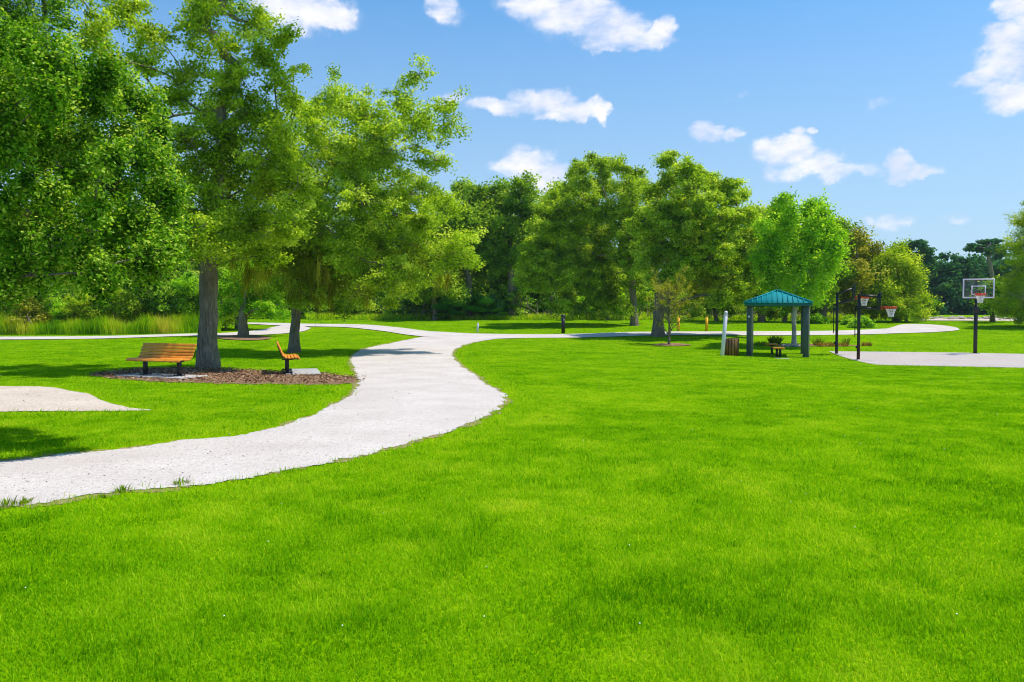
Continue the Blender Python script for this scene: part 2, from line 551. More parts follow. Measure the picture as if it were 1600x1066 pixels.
L_OAK = leaf_mat('oak_leaves', [(.08, .15, .006), (.24, .39, .010), (.41, .57, .018), (.68, .78, .12)], .56, .03)
L_OAK2 = leaf_mat('olive_oak_leaves', [(.08, .16, .008), (.26, .42, .012), (.43, .60, .025), (.70, .80, .13)], .56, .03)
L_DARK = leaf_mat('glossy_dark_oak_leaves', [(.015, .06, .003), (.08, .23, .005), (.22, .44, .010), (.64, .77, .12)], .45, .04)
L_BLUE = leaf_mat('bluish_leaves', [(.07, .16, .012), (.18, .34, .018), (.32, .50, .03), (.50, .62, .10)], .54, .03)
L_FRESH = leaf_mat('fresh_green_leaves', [(.10, .27, .006), (.24, .50, .008), (.40, .65, .02), (.58, .75, .08)], .56, .03)
L_LIME = leaf_mat('feathery_lime_leaves', [(.12, .22, .006), (.27, .42, .008), (.42, .56, .015), (.60, .68, .06)], .5, .02)
L_OLIVE = leaf_mat('brownish_olive_leaves', [(.12, .15, .01), (.28, .31, .015), (.42, .43, .03), (.56, .52, .10)], .45, .02)
L_FAR = leaf_mat('far_wood_leaves', [(.02, .09, .03), (.04, .15, .05), (.07, .21, .07), (.12, .28, .09)], .4, .0)
L_PALM = leaf_mat('palmetto_fronds', [(.02, .12, .02), (.05, .22, .03), (.10, .31, .04), (.16, .38, .07)], .35, .05)
L_MOSS = leaf_mat('hanging_moss', [(.11, .12, .01), (.22, .23, .015), (.38, .37, .03), (.54, .50, .08)], .5, .0)
L_GRASS = leaf_mat('lawn_blades', [(.05, .21, .002), (.17, .41, .003), (.33, .56, .006), (.54, .64, .03)], .45, .0)
L_TALL = leaf_mat('tall_meadow_blades', [(.14, .34, .003), (.30, .52, .004), (.46, .60, .01), (.62, .56, .08)], .45, .0)
L_WEED = leaf_mat('weeds', [(.06, .14, .008), (.13, .25, .012), (.24, .34, .02), (.38, .40, .06)], .4, .0)
L_CHIP = leaf_mat('bark_chip', [(.07, .035, .02), (.18, .09, .055), (.34, .19, .11), (.55, .38, .24)], .05, .0)
L_DRY = leaf_mat('dry_weeds', [(.14, .07, .02), (.30, .17, .04), (.42, .26, .06), (.38, .30, .08)], .3, .0)

# ------------------------------------------------------------------ ground
xs = np.concatenate([-np.geomspace(4000, 62, 22), np.linspace(-60, 60, 161), np.geomspace(62, 4000, 22)])
ys = np.concatenate([-np.geomspace(3000, 5, 14), np.linspace(0, 120, 241), np.geomspace(122, 6000, 26)])
gx, gy = np.meshgrid(xs, ys)
gz = tz(gx, gy)
nx = len(xs); ny = len(ys)
ii, jj = np.meshgrid(np.arange(nx - 1), np.arange(ny - 1))
b0 = (jj * nx + ii).ravel()
ground = np_mesh('ground', np.stack([gx, gy, gz], -1).reshape(-1, 3), np.stack([b0, b0 + 1, b0 + nx + 1, b0 + nx], -1), smooth=True, mat=MT['lawn'])
tag(ground, kind='structure')

POLYS = []   # outlines of everything grass must keep off


def dense(pts, step):
    P = [at(*p) for p in pts]
    P = np.array([[p.x, p.y] for p in P])
    # smooth resampling (Catmull-Rom) in world space
    res = []
    n = len(P)
    for i in range(n - 1):
        p0, p1, p2, p3 = P[max(i - 1, 0)], P[i], P[i + 1], P[min(i + 2, n - 1)]
        k = max(2, int(np.linalg.norm(p2 - p1) / step))
        for t in np.arange(k) / k:
            a = 2 * p1 + (p2 - p0) * t + (2 * p0 - 5 * p1 + 4 * p2 - p3) * t * t + (-p0 + 3 * p1 - 3 * p2 + p3) * t ** 3
            res.append(a / 2)
    res.append(P[-1])
    return np.array(res)


def resample(P, n):
    d = np.concatenate([[0], np.cumsum(np.linalg.norm(np.diff(P, axis=0), axis=1))])
    t = np.linspace(0, d[-1], n)
    return np.stack([np.interp(t, d, P[:, 0]), np.interp(t, d, P[:, 1])], -1)


def vnoise1(n, octs=((8, 1.0), (3, .6), (1, .5))):
    r = np.zeros(n)
    for k, a in octs:
        m = max(3, n // k)
        r += a * np.interp(np.linspace(0, m - 1, n), np.arange(m), rng.uniform(-1, 1, m))
    return r


def ribbon(name, left, right, n, cols_, off, mat, jag=0.05, crown=0.0, kind='structure'):
    Lp = resample(dense(left, .15), n); Rp = resample(dense(right, .15), n)
    w_ = (Rp - Lp); wl = np.linalg.norm(w_, axis=1)[:, None] + 1e-6
    u = w_ / wl
    Lp = Lp - u * (vnoise1(n) * jag)[:, None]
    Rp = Rp + u * (vnoise1(n) * jag)[:, None]
    POLYS.append(np.concatenate([Lp, Rp[::-1]]))
    t = np.linspace(0, 1, cols_)
    P = Lp[:, None, :] * (1 - t)[None, :, None] + Rp[:, None, :] * t[None, :, None]
    Z = tz(P[..., 0], P[..., 1])
    dd = P[..., 1]
    Z = Z + off + .0003 * np.clip(dd - 20, 0, 60) + crown * (1 - (2 * t[None, :] - 1) ** 2)
    V = np.concatenate([P, Z[..., None]], -1).reshape(-1, 3)
    i, j = np.meshgrid(np.arange(cols_ - 1), np.arange(n - 1))
    b = (j * cols_ + i).ravel()
    o = np_mesh(name, V, np.stack([b, b + 1, b + cols_ + 1, b + cols_], -1), smooth=True, mat=mat)
    tag(o, kind=kind)
    return o


ribbon('gravel_path',
       [(-700, 742), (-300, 734), (0, 722), (100, 710), (185, 704), (275, 692), (400, 677), (470, 655), (531, 628), (556, 607), (560, 594), (556, 583), (548, 562), (556, 552), (580, 543), (620, 535), (665, 526), (690, 522)],
       [(-700, 830), (-300, 812), (0, 793), (100, 783), (212, 768), (325, 755), (400, 745), (500, 727), (600, 704), (700, 674), (765, 648), (792, 625), (782, 612), (760, 600), (737, 583), (716, 569), (707, 553), (716, 544), (734, 537), (779, 529.5)],
       900, 12, .012, MT['gravel'], .085, .02)
ribbon('gravel_path',
       [(690, 521.2), (760, 522.3), (831, 523), (884, 522.8), (962, 520.2), (1015, 519), (1120, 518.6), (1220, 518.2), (1300, 517.5), (1360, 515.5), (1400, 512.5), (1403, 509), (1420, 507), (1460, 508), (1490, 511.5), (1499, 515)],
       [(700, 533), (779, 530), (831, 528.8), (910, 528), (1015, 525), (1120, 524.6), (1220, 524.6), (1300, 524), (1360, 523), (1400, 521.5), (1420, 521), (1440, 520.5), (1455, 520), (1470, 519), (1490, 517.5), (1499, 516)],
       300, 6, .022, MT['gravel'], .05)
ribbon('gravel_path',
       [(360, 504.5), (400, 505), (430, 505.5), (484, 506.8), (569, 508), (625, 512.8), (667, 518), (732, 521.8)],
       [(360, 506), (400, 507.5), (430, 509), (484, 510.8), (541, 512.2), (597, 518), (640, 524.5), (700, 530)],
       200, 5, .030, MT['gravel'], .04)
ribbon('gravel_path',
       [(-300, 527), (0, 527), (150, 526), (280, 522.6), (340, 521.6), (400, 517), (430, 511), (445, 509), (470, 509)],
       [(-300, 533), (0, 531.4), (150, 530), (280, 526), (340, 525.4), (400, 524.3), (450, 521.5), (475, 518), (486, 513.5)],
       240, 6, .026, MT['gravel'], .04)
sandp = ribbon('sand_patch',
       [(-260, 606), (-100, 604), (0, 604), (75, 605.5), (112, 612), (140, 617), (160, 627), (185, 634), (210, 639), (235, 640.5)],
       [(-260, 648), (-100, 646), (0, 644.5), (60, 643), (125, 643.5), (155, 643.5), (175, 643.5), (190, 643), (212, 642.6), (235, 642)],
       200, 10, .012, MT['sand'], .05)
ribbon('mulch_bed',
       [(140, 586), (160, 583), (185, 580), (218, 577.5), (302, 576), (360, 577.5), (400, 580), (445, 582.5), (495, 584), (556, 590)],
       [(140, 587), (160, 590), (190, 594), (250, 597.5), (310, 599.5), (360, 600.5), (400, 601), (460, 602), (510, 602), (556, 600)],
       260, 10, .016, MT['mulch'], .15, .03)
ribbon('mulch_ring', [(338, 528), (352, 525.5), (380, 524.5), (408, 526), (424, 529.5)], [(338, 529), (352, 531), (380, 532.5), (408, 532), (424, 530)], 60, 6, .035, MT['mulch'], .04)
ribbon('mulch_ring', [(1018, 539), (1035, 537.4), (1050, 537.2), (1065, 537.8), (1080, 539.5)], [(1018, 540), (1035, 541.4), (1050, 541.6), (1065, 541.2), (1080, 540)], 60, 6, .03, MT['mulch'], .03)
ribbon('basketball_court', [(1368, 571), (1800, 580), (2100, 586)], [(1295, 549.6), (1520, 552.2), (1760, 558)], 40, 12, .02, MT['concrete_court'], 0)
ribbon('bare_soil', [(1186, 538.5), (1205, 537.5), (1260, 538), (1310, 539), (1330, 540), (1345, 540.5)], [(1186, 539.5), (1205, 540.5), (1260, 541.5), (1310, 541.5), (1330, 541.2), (1345, 541)], 80, 4, .02, MT['mulch'], .08)

_np = len(POLYS)
ribbon('soil_verge',
       [(-700, 740), (-300, 732), (0, 720), (100, 708.5), (185, 702.5), (275, 690.5), (400, 675.5), (470, 653.5), (527, 627), (551, 606), (556, 594), (551, 583), (543, 562), (551, 551.5), (577, 542.3), (618, 534.2), (662, 525.6)],
       [(-700, 834), (-300, 816), (0, 797), (100, 786.5), (212, 771), (325, 758), (400, 747.5), (500, 729.5), (600, 706.3), (700, 676), (768, 651), (796, 625), (786, 611), (764, 599.3), (741, 582.5), (720, 568.3), (711, 553), (720, 544), (738, 537)],
       900, 4, .006, MT['verge'], .11)
del POLYS[_np:]
# raster mask of paths (0.1 m cells) for planting grass
RX0, RX1, RY0, RY1, RC = -48., 48., 0., 84., 0.1
rw, rh = int((RX1 - RX0) / RC), int((RY1 - RY0) / RC)
cxg = RX0 + (np.arange(rw) + .5) * RC
cyg = RY0 + (np.arange(rh) + .5) * RC
mask_r = np.zeros((rh, rw), bool)
for P in POLYS:
    # scanline fill
    y0 = max(0, int((P[:, 1].min() - RY0) / RC)); y1 = min(rh, int((P[:, 1].max() - RY0) / RC) + 1)
    A = P; B = np.roll(P, -1, axis=0)
    for r_ in range(y0, y1):
        yv = cyg[r_]
        c = (A[:, 1] <= yv) != (B[:, 1] <= yv)
        if not c.any(): continue
        xi = np.sort(A[c, 0] + (yv - A[c, 1]) / (B[c, 1] - A[c, 1]) * (B[c, 0] - A[c, 0]))
        for a, b in zip(xi[::2], xi[1::2]):
            i0 = max(0, int(math.ceil((a - RX0) / RC - .5))); i1 = min(rw, int((b - RX0) / RC + .5))
            if i1 > i0: mask_r[r_, i0:i1] = True
soft = mask_r.astype(np.float32)
for _ in range(3):
    k = 5
    cs = np.cumsum(np.pad(soft, ((k, k), (0, 0)), mode='edge'), axis=0)
    soft[:] = (cs[2 * k:] - np.concatenate([np.zeros((1, rw), np.float32), cs])[:rh]) / (2 * k + 1)
    cs = np.cumsum(np.pad(soft, ((0, 0), (k, k)), mode='edge'), axis=1)
    soft[:] = (cs[:, 2 * k:] - np.concatenate([np.zeros((rh, 1), np.float32), cs], axis=1)[:, :rw]) / (2 * k + 1)


def sample(arr, x, y):
    i = np.clip(((x - RX0) / RC).astype(int), 0, rw - 1); j = np.clip(((y - RY0) / RC).astype(int), 0, rh - 1)
    ok = (x > RX0) & (x < RX1) & (y > RY0) & (y < RY1)
    return np.where(ok, arr[j, i], 0)


# value noise in 2D for colour patches
def vnoise2(x, y, s, seed):
    g = np.random.default_rng(seed).random((128, 128))
    X = x / s + 1000; Y = y / s + 1000
    xi = np.floor(X).astype(int); yi = np.floor(Y).astype(int)
    fx = X - xi; fy = Y - yi
    fx = fx * fx * (3 - 2 * fx); fy = fy * fy * (3 - 2 * fy)
    a = g[yi % 128, xi % 128]; b = g[yi % 128, (xi + 1) % 128]; c = g[(yi + 1) % 128, xi % 128]; d = g[(yi + 1) % 128, (xi + 1) % 128]
    return (a * (1 - fx) + b * fx) * (1 - fy) + (c * (1 - fx) + d * fx) * fy


def blades(name, x, y, h, wd, lean, v, mat, seg2, z_off=0.0):
    n = len(x)
    z = tz(x, y) + z_off
    a = rng.uniform(0, 2 * math.pi, n)              # lean direction
    f = a + math.pi / 2 + rng.normal(0, .6, n)       # width direction
    dx, dy = np.cos(a), np.sin(a)
    wx, wy = np.cos(f) * wd / 2, np.sin(f) * wd / 2
    base = np.stack([x, y, z], -1)
    W = np.stack([wx, wy, 0 * wx], -1)
    tip = base + np.stack([dx * h * lean, dy * h * lean, h * np.sqrt(np.clip(1 - (lean * .8) ** 2, .1, 1))], -1)
    if seg2:
        mid = base + np.stack([dx * h * lean * .3, dy * h * lean * .3, h * .55 * np.ones(n)], -1)
        V = np.stack([base - W, base + W, mid + W * .8, mid - W * .8, tip], 1)
        o = np.arange(n)[:, None] * 5
        return np_mesh(name, V.reshape(-1, 3), o + np.array([[0, 1, 2, 3]]), o + np.array([[3, 2, 4]]), {'v': np.concatenate([v, v])}, mat=mat)
    V = np.stack([base - W, base + W, tip], 1)
    o = np.arange(n)[:, None] * 3
    return np_mesh(name, V.reshape(-1, 3), None, o + np.array([[0, 1, 2]]), {'v': v}, mat=mat)


def lawn_points(d0, d1, dens, margin=1.18, extra=1.5):
    """random points in the visible wedge of the lawn, density falls with distance"""
    n = int(sum(dens(d) * (1.28 * margin * d + 2 * extra) * .5 for d in np.arange(d0, d1, .5)))
    # inverse-cdf on depth
    dd = np.linspace(d0, d1, 600)
    pdf = np.array([dens(d) * (1.28 * margin * d + 2 * extra) for d in dd]); cdf = np.cumsum(pdf); cdf /= cdf[-1]
    y = np.interp(rng.random(n), cdf, dd)
    x = rng.uniform(-1, 1, n) * (.64 * margin * y + extra)
    m = (sample(mask_r, x, y) < .5) & (rng.random(n) > (sample(soft, x, y) - .12) * 1.9)
    return x[m], y[m]


def lawn_attr(x, y):
    a = vnoise2(x, y, 2.6, 1) * .22 + vnoise2(x, y, .8, 2) * .38 + vnoise2(x, y, .22, 3) * .40
    edge = np.clip(sample(soft, x, y) * 2.2, 0, 1)
    v = .48 + (a - .5) * 1.0 + rng.normal(0, .19, len(x)) + edge * .25 + np.clip((vnoise2(x, y, .9, 77) - .78) * 5, 0, 1) * .22 - .02
    return np.clip(v, 0, 1), a, edge


x, y = lawn_points(2.3, 11, lambda d: 9000 * min(1, (4.5 / d) ** 1.6))
v, a_, e_ = lawn_attr(x, y)
tall = (vnoise2(x, y, .45, 5) * .7 + vnoise2(x, y, 1.7, 6) * .3 > .60) & (rng.random(len(x)) < .5)
v = np.clip(v - .12 * tall, 0, 1)
h = rng.uniform(.014, .036, len(x)) * (1 + .7 * (a_ - .5)) * (1 - .55 * e_) * np.where(tall, 1.9, 1) * np.where(rng.random(len(x)) < .12, 1.8, 1)
g = blades('grass', x, y, h, .0026 + .0005 * y * rng.uniform(.6, 1.3, len(x)), rng.uniform(.3, 1.15, len(x)), v, L_GRASS, True)
tag(g, kind='stuff')
x, y = lawn_points(11, 78, lambda d: 2900 * (11 / d) ** 1.95)
v, a_, e_ = lawn_attr(x, y)
h = rng.uniform(.018, .042, len(x)) * (1 - .5 * e_)
g = blades('grass', x, y, h, .0009 * y * rng.uniform(.6, 1.3, len(x)), rng.uniform(.3, 1.15, len(x)), v, L_GRASS, False)
tag(g, kind='stuff')

def inside(P, x, y):
    c = np.zeros(len(x), bool)
    A, B = P, np.roll(P, -1, axis=0)
    for (ax, ay), (bx, by) in zip(A, B):
        if ay == by: continue
        c ^= ((ay <= y) != (by <= y)) & (x < ax + (y - ay) / (by - ay) * (bx - ax))
    return c


# bark chips and fallen leaves on the bed under the benches
Pm = POLYS[5]
n = 14000
x = rng.uniform(Pm[:, 0].min() - .3, Pm[:, 0].max() + .3, n); y = rng.uniform(Pm[:, 1].min() - .3, Pm[:, 1].max() + .3, n)
j1 = rng.normal(0, .14, n); m = inside(Pm, x + j1, y + rng.normal(0, .14, n))
x, y = x[m], y[m]; n = len(x)
a = rng.uniform(0, 6.28, n); l = rng.uniform(.015, .045, n)
c = np.stack([x, y, tz(x, y) + .05 + rng.uniform(0, .02, n)], -1)
u = np.stack([np.cos(a) * l, np.sin(a) * l, rng.uniform(-.3, .3, n) * l], -1); w2 = np.stack([-np.sin(a) * l * .4, np.cos(a) * l * .4, rng.uniform(-.4, .6, n) * l], -1)
V = np.stack([c - u, c + w2, c + u, c - w2], 1)
tag(np_mesh('bark_chips', V.reshape(-1, 3), np.arange(4 * n).reshape(-1, 4), attrs={'v': rng.random(n)}, mat=L_CHIP), kind='stuff')

# longer tufts here and there in the near lawn
nt_ = 1500
ty = 2.4 + 13 * rng.random(nt_) ** 1.3; tx = rng.uniform(-1, 1, nt_) * (.76 * ty + 1)
keep = vnoise2(tx, ty, 1.1, 41) > .42
tx, ty = tx[keep], ty[keep]; k = 26
rr = rng.uniform(.02, .09, len(tx))
x = np.repeat(tx, k) + rng.normal(size=len(tx) * k) * np.repeat(rr, k); y = np.repeat(ty, k) + rng.normal(size=len(tx) * k) * np.repeat(rr, k)
hb = np.repeat(rng.uniform(.03, .075, len(tx)), k); vb = np.repeat(rng.normal(.40, .2, len(tx)), k)
m = sample(mask_r, x, y) < .5
x, y, hb, vb = x[m], y[m], hb[m], vb[m]
g = blades('grass', x, y, hb * rng.uniform(.5, 1.1, len(x)), .003 + .0005 * y, rng.uniform(.3, 1.2, len(x)), np.clip(vb + rng.normal(0, .15, len(x)), 0, 1), L_GRASS, True)
tag(g, kind='stuff')

# fringe of grass creeping over the path edges
x, y = lawn_points(4, 42, lambda d: 900 * min(1, (8 / d) ** 1.2))
e_ = sample(soft, x, y)
m = (e_ > .10)
x, y, e_ = x[m], y[m], e_[m]
x = x + rng.normal(0, .05, len(x)); y = y + rng.normal(0, .05, len(x))
g = blades('grass_fringe', x, y, rng.uniform(.03, .09, len(x)), .003 + .0009 * y, rng.uniform(.3, 1.1, len(x)), np.clip(.55 + rng.normal(0, .22, len(x)), 0, 1), L_GRASS, False, .01)
tag(g, kind='stuff')

# clover flowers in the lawn
n = 80
y = rng.uniform(3, 26, n) ; x = rng.uniform(-1, 1, n) * .7 * y
x += (vnoise2(x, y, 1.2, 9) - .5) * 2
m = sample(mask_r, x, y) < .5
x, y = x[m], y[m]; n = len(x)
z = tz(x, y) + rng.uniform(.03, .055, n)
r_ = .004 + .0003 * y
ang = np.arange(5) / 5 * 2 * math.pi
V = np.stack([x[:, None] + r_[:, None] * np.cos(ang), y[:, None] + r_[:, None] * np.sin(ang), np.repeat(z[:, None], 5, 1)], -1)
V = np.concatenate([V, np.stack([x, y, z + r_ * .9], -1)[:, None, :]], 1)
o_ = np.arange(n)[:, None, None] * 6
T = (o_ + np.array([[i, (i + 1) % 5, 5] for i in range(5)])[None]).reshape(-1, 3)
tag(np_mesh('clover_flowers', V.reshape(-1, 3), None, T, mat=MT['petal']), kind='stuff')


# dark leaf crumbs and chips on the gravel
n = 3600
y = 4.5 + 26 * rng.random(n) ** 1.2; x = rng.uniform(-.7, .05, n) * y
m = (sample(mask_r, x, y) > .5)
x, y = x[m], y[m]; n = len(x)
a = rng.uniform(0, 6.28, n); l = rng.uniform(.003, .011, n) * (1 + .03 * y); z = tz(x, y) + .045
u = np.stack([np.cos(a) * l, np.sin(a) * l, 0 * a], -1); w2 = np.stack([-np.sin(a) * l * .4, np.cos(a) * l * .4, rng.uniform(-.3, .6, n) * l], -1); c = np.stack([x, y, z], -1)
V = np.stack([c - u, c + w2, c + u, c - w2], 1)
tag(np_mesh('path_litter', V.reshape(-1, 3), np.arange(4 * n).reshape(-1, 4), mat=MT['bark']), kind='stuff')


# ------------------------------------------------------------------ trees
def leaf_quads(C, L, W, up=0.35, droop=0.0, nrm=None):
    """diamond leaves at the centres C"""
    r = rng
    n = len(C)
    a = r.normal(size=(n, 3)); a[:, 2] = a[:, 2] * .7 - droop
    a /= np.linalg.norm(a, axis=1)[:, None] + 1e-9
    nn = r.normal(size=(n, 3)) * .6; nn[:, 2] = np.abs(nn[:, 2]) + up
    if nrm is not None: nn = nn + nrm * .9
    b = np.cross(a, nn); b /= np.linalg.norm(b, axis=1)[:, None] + 1e-9
    Ls = (L * r.uniform(.7, 1.3, n))[:, None] / 2; Ws = (W * r.uniform(.7, 1.3, n))[:, None] / 2
    V = np.stack([C - a * Ls, C + b * Ws - a * Ls * .1, C + a * Ls, C - b * Ws - a * Ls * .1], 1)
    Q = np.arange(n)[:, None] * 4 + np.arange(4)[None, :]
    return V.reshape(-1, 3), Q


NR = []


def crown_points(clumps, nleaf, spray_r, flat=.65, shell=.42, droop=0, scat=.22):
    """leaf centres and colour values: clumps -> sprays -> leaves"""
    w_ = np.array([c[3] * c[5] * (c[6] if len(c) > 6 else 1) for c in clumps])
    w_ = w_ / w_.sum()
    Cs = []; Vs = []; twigs = []; NR.clear()
    for c, wt in zip(clumps, w_):
        cen = np.array(c[:3]); rad = np.array(c[3:6])
        nl = max(8, int(nleaf * wt))
        per = 80
        ns = max(3, nl // per)
        d = rng.normal(size=(ns, 3)); d /= np.linalg.norm(d, axis=1)[:, None]
        rr = rng.random(ns) ** shell
        rr = rr * (1 + scat * rng.normal(size=ns))
        sc = cen + d * rr[:, None] * rad
        sv = np.clip(rng.normal(.53, .19, ns), 0, 1)
        gap = np.sin(sc[:, 0] * 2.1 / spray_r * .42 + 1.3) * np.sin(sc[:, 1] * 2.3 / spray_r * .42) * np.sin(sc[:, 2] * 2.6 / spray_r * .42 + .7)
        keep = (gap < .26) | (rng.random(ns) < .15)
        if keep.sum() > 2:
            sc, sv, d = sc[keep], sv[keep], d[keep]; ns = len(sc)
        srad = spray_r * rng.uniform(.5, 1.3, ns)
        cnt = rng.poisson(nl / ns, ns)
        idx = np.repeat(np.arange(ns), cnt)
        off = rng.normal(size=(len(idx), 3)); off /= np.linalg.norm(off, axis=1)[:, None]
        ndir = off.copy(); NR.append(ndir)
        off = off * (rng.random(len(idx)) ** .5)[:, None] * 1.05
        # elongate each spray outwards
        off += d[idx] * rng.normal(size=(len(idx), 1)) * .35
        off[:, 2] = off[:, 2] * flat - droop * np.abs(rng.normal(size=len(idx)))
        P = sc[idx] + off * srad[idx][:, None]
        Cs.append(P)
        Vs.append(np.clip(sv[idx] + rng.normal(0, .20, len(idx)), 0, 1))
        twigs.append((cen, sc))
    return np.concatenate(Cs), np.concatenate(Vs), twigs


def skeleton(base, trunk, clumps, trunk_r, flare=1.55, jit=.06, limb=.8, sides=9):
    """trunk polyline + a limb to every clump + twigs; returns verts, quads"""
    nodes = [np.array(p, float) for p in trunk]
    # densify trunk
    T = []
    for a, b in zip(nodes[:-1], nodes[1:]):
        k = max(2, int(np.linalg.norm(b - a) / .45))
        for t in np.arange(k) / k: T.append(a + (b - a) * t)
    T.append(nodes[-1]); T = np.array(T)
    T[1:] += rng.normal(0, jit * .25, (len(T) - 1, 3)) * np.array([1, 1, .3])
    pos = [p for p in T]; par = [i - 1 for i in range(len(T))]
    flux = [0.0] * len(T)
    chains = [list(range(len(T)))]
    minz = T[0][2] + .35 * (T[-1][2] - T[0][2])
    order = sorted(range(len(clumps)), key=lambda i: np.linalg.norm(np.array(clumps[i][:3]) - T[-1]))
    for ci in order:
        c = np.array(clumps[ci][:3]); r_ = clumps[ci][3]
        P = np.array(pos)
        hd = np.linalg.norm(P[:, :2] - c[:2], axis=1)
        dist = np.linalg.norm(P - c, axis=1)
        cost = dist + 1.6 * np.clip(P[:, 2] - (c[2] - .25 * hd), 0, None) + 100 * (P[:, 2] < minz)
        k = int(np.argmin(cost))
        if dist[k] < .25: continue
        p0 = P[k]; d = c - p0; L = np.linalg.norm(d)
        pd = pos[k] - pos[par[k]] if par[k] >= 0 else np.array([0, 0, 1.])
        pd = pd / (np.linalg.norm(pd) + 1e-9)
        ctrl = p0 + d * .45 + pd * L * .22 + np.array([0, 0, .08 * L]) + rng.normal(0, .05, 3) * L
        m = max(3, int(L / .4))
        prev = k; ch = [k]
        for t in np.arange(1, m + 1) / m:
            p = (1 - t) ** 2 * p0 + 2 * t * (1 - t) * ctrl + t * t * c + rng.normal(0, jit, 3) * (0 if t == 1 else 1) * min(1, L)
            pos.append(p); par.append(prev); flux.append(0.0); prev = len(pos) - 1; ch.append(prev)
        chains.append(ch)
        q = prev; f = r_ ** 2
        while q >= 0:
            flux[q] += f; q = par[q]
    flux = np.array(flux) + .02
    rad = trunk_r * (flux / flux[0]) ** .60
    rad = np.maximum(rad, .012)
    pos = np.array(pos)
    V = []; Q = []; n0 = 0
    for ci, ch in enumerate(chains):
        p = pos[ch]; r_ = rad[ch].copy()
        if ci == 0:
            hgt = p[:, 2] - p[0][2]
            r_ = r_ * (1 + (flare - 1) * np.exp(-hgt / (trunk_r * 1.8)))
            p = p.copy(); p[0][2] -= .15
        else:
            r_[0] = r_[1]; r_ = np.maximum(r_ * limb, .010)
        sd_ = sides if r_.max() > .06 else 5
        if ci == 0: sd_ = 14
        v, q = tube_np(p, r_, sd_)
        if ci == 0:   # irregular, fluted trunk
            ax = np.repeat(p, sd_, 0); o = v - ax
            th = np.tile(np.arange(sd_), len(p))
            k = 1 + .09 * np.sin(th * 2.7 + 1) * np.exp(-(ax[:, 2:3].ravel() - p[0][2]) / 2.5) + rng.normal(0, .03, len(v))
            v = ax + o * k[:, None]
        V.append(v); Q.append(q + n0); n0 += len(v)
    return V, Q, n0


def twig_tubes(twigs, frac, V, Q, n0, r0=.018):
    for cen, sc in twigs:
        k = int(len(sc) * frac)
        for s in sc[:k]:
            mid = cen + (s - cen) * .5 + rng.normal(0, .06, 3) * np.linalg.norm(s - cen)
            p = np.array([cen, mid, s])
            v, q = tube_np(p, np.array([r0, r0 * .7, r0 * .35]), 3)
            V.append(v); Q.append(q + n0); n0 += len(v)
    return V, Q, n0


def make_tree(name, label, base, clumps, trunk, trunk_r, leafmat, nleaf, L, W, bark, spray=.42, cat='tree', group=None, flat=.65, up=.35, droop=0, twigf=.6, moss=None, shell=.42, crown_name='crown', flare=1.55, scat=.22, limb=.8):
    b = np.array([base[0], base[1], base[2]], float)
    root = empty(name, b, 0, label, cat, group)
    V, Q, n0 = skeleton(b, trunk, clumps, trunk_r, flare=flare, limb=limb)
    P, vv, tw = crown_points(clumps, nleaf, spray, flat=flat, shell=shell, scat=scat)
    nb = sum(len(q) for q in Q)
    V, Q, n0 = twig_tubes(tw, twigf, V, Q, n0, max(.008, trunk_r * .05) + .00025 * b[1])
    np_mesh('trunk', np.concatenate(V) - b, np.concatenate(Q), smooth=True, mat=bark, parent=root, mat2=MT['twig'], n1=nb)
    lv, lq = leaf_quads(P - b, L, W, up=up, droop=droop, nrm=np.concatenate(NR))
    np_mesh(crown_name, lv, lq, attrs={'v': vv}, mat=leafmat, parent=root)
    if moss:
        strands(moss, b, root)
    return root


def strands(spec, b, root):
    """hanging moss: (points, n, length) in world coordinates"""
    V = []; v_ = []
    for (c, rad, n, ln) in spec:
        n = int(n * 1.7)
        p = np.array(c) + rng.normal(size=(n, 3)) * .5 * np.array(rad)
        k = rng.integers(0, max(2, n // 22), n)     # hang in tassels
        tc_ = np.array(c) + rng.normal(size=(k.max() + 1, 3)) * .55 * np.array(rad)
        p = tc_[k] + rng.normal(0, .07, (n, 3)) * [1, 1, 1.8]
        l = ln * .85 * rng.uniform(.25, 1.3, k.max() + 1)[k] * rng.uniform(.3, 1.1, n)
        a = rng.uniform(0, 2 * math.pi, n); wd = rng.uniform(.004, .012, n)
        W_ = np.stack([np.cos(a) * wd, np.sin(a) * wd, 0 * a], -1)
        s1 = rng.normal(0, .09, (n, 3)); s2 = s1 * .3 + rng.normal(0, .07, (n, 3)); s1[:, 2] = 0; s2[:, 2] = 0
        dn = np.stack([0 * l, 0 * l, -l], -1)
        V.append(np.stack([p - W_, p + W_, p + dn * .5 + s1 + W_ * 1.1, p + dn * .5 + s1 - W_ * 1.1, p + dn + s2 + W_ * .3, p + dn + s2 - W_ * .3], 1))
        v_.append(np.clip(rng.normal(.45, .2, k.max() + 1)[k] + rng.normal(0, .1, n), 0, 1))
    V = np.concatenate(V); v_ = np.concatenate(v_)
    o = np.arange(len(V))[:, None] * 6
    Q = np.concatenate([o + np.array([[0, 1, 2, 3]]), o + np.array([[3, 2, 4, 5]])])
    np_mesh('moss', V.reshape(-1, 3) - b, Q, attrs={'v': np.concatenate([v_, v_])}, mat=L_MOSS, parent=root)


def pxclumps(lst, dist, depth_j=1.4, ry=1.0):
    """(px, py, r_px[, dy[, density]]) -> world ellipsoids at the tree's own distance"""
    res = []
    for c in lst:
        px, py, r_ = c[:3]
        dy = c[3] if len(c) > 3 and c[3] is not None else float(rng.uniform(-depth_j, depth_j))
        p = ray_at(px, py, dist + dy)
        rr = r_ * dist / F
        res.append((p[0], p[1], p[2], rr, rr * ry, rr * .9, c[4] if len(c) > 4 else 1))
    return res


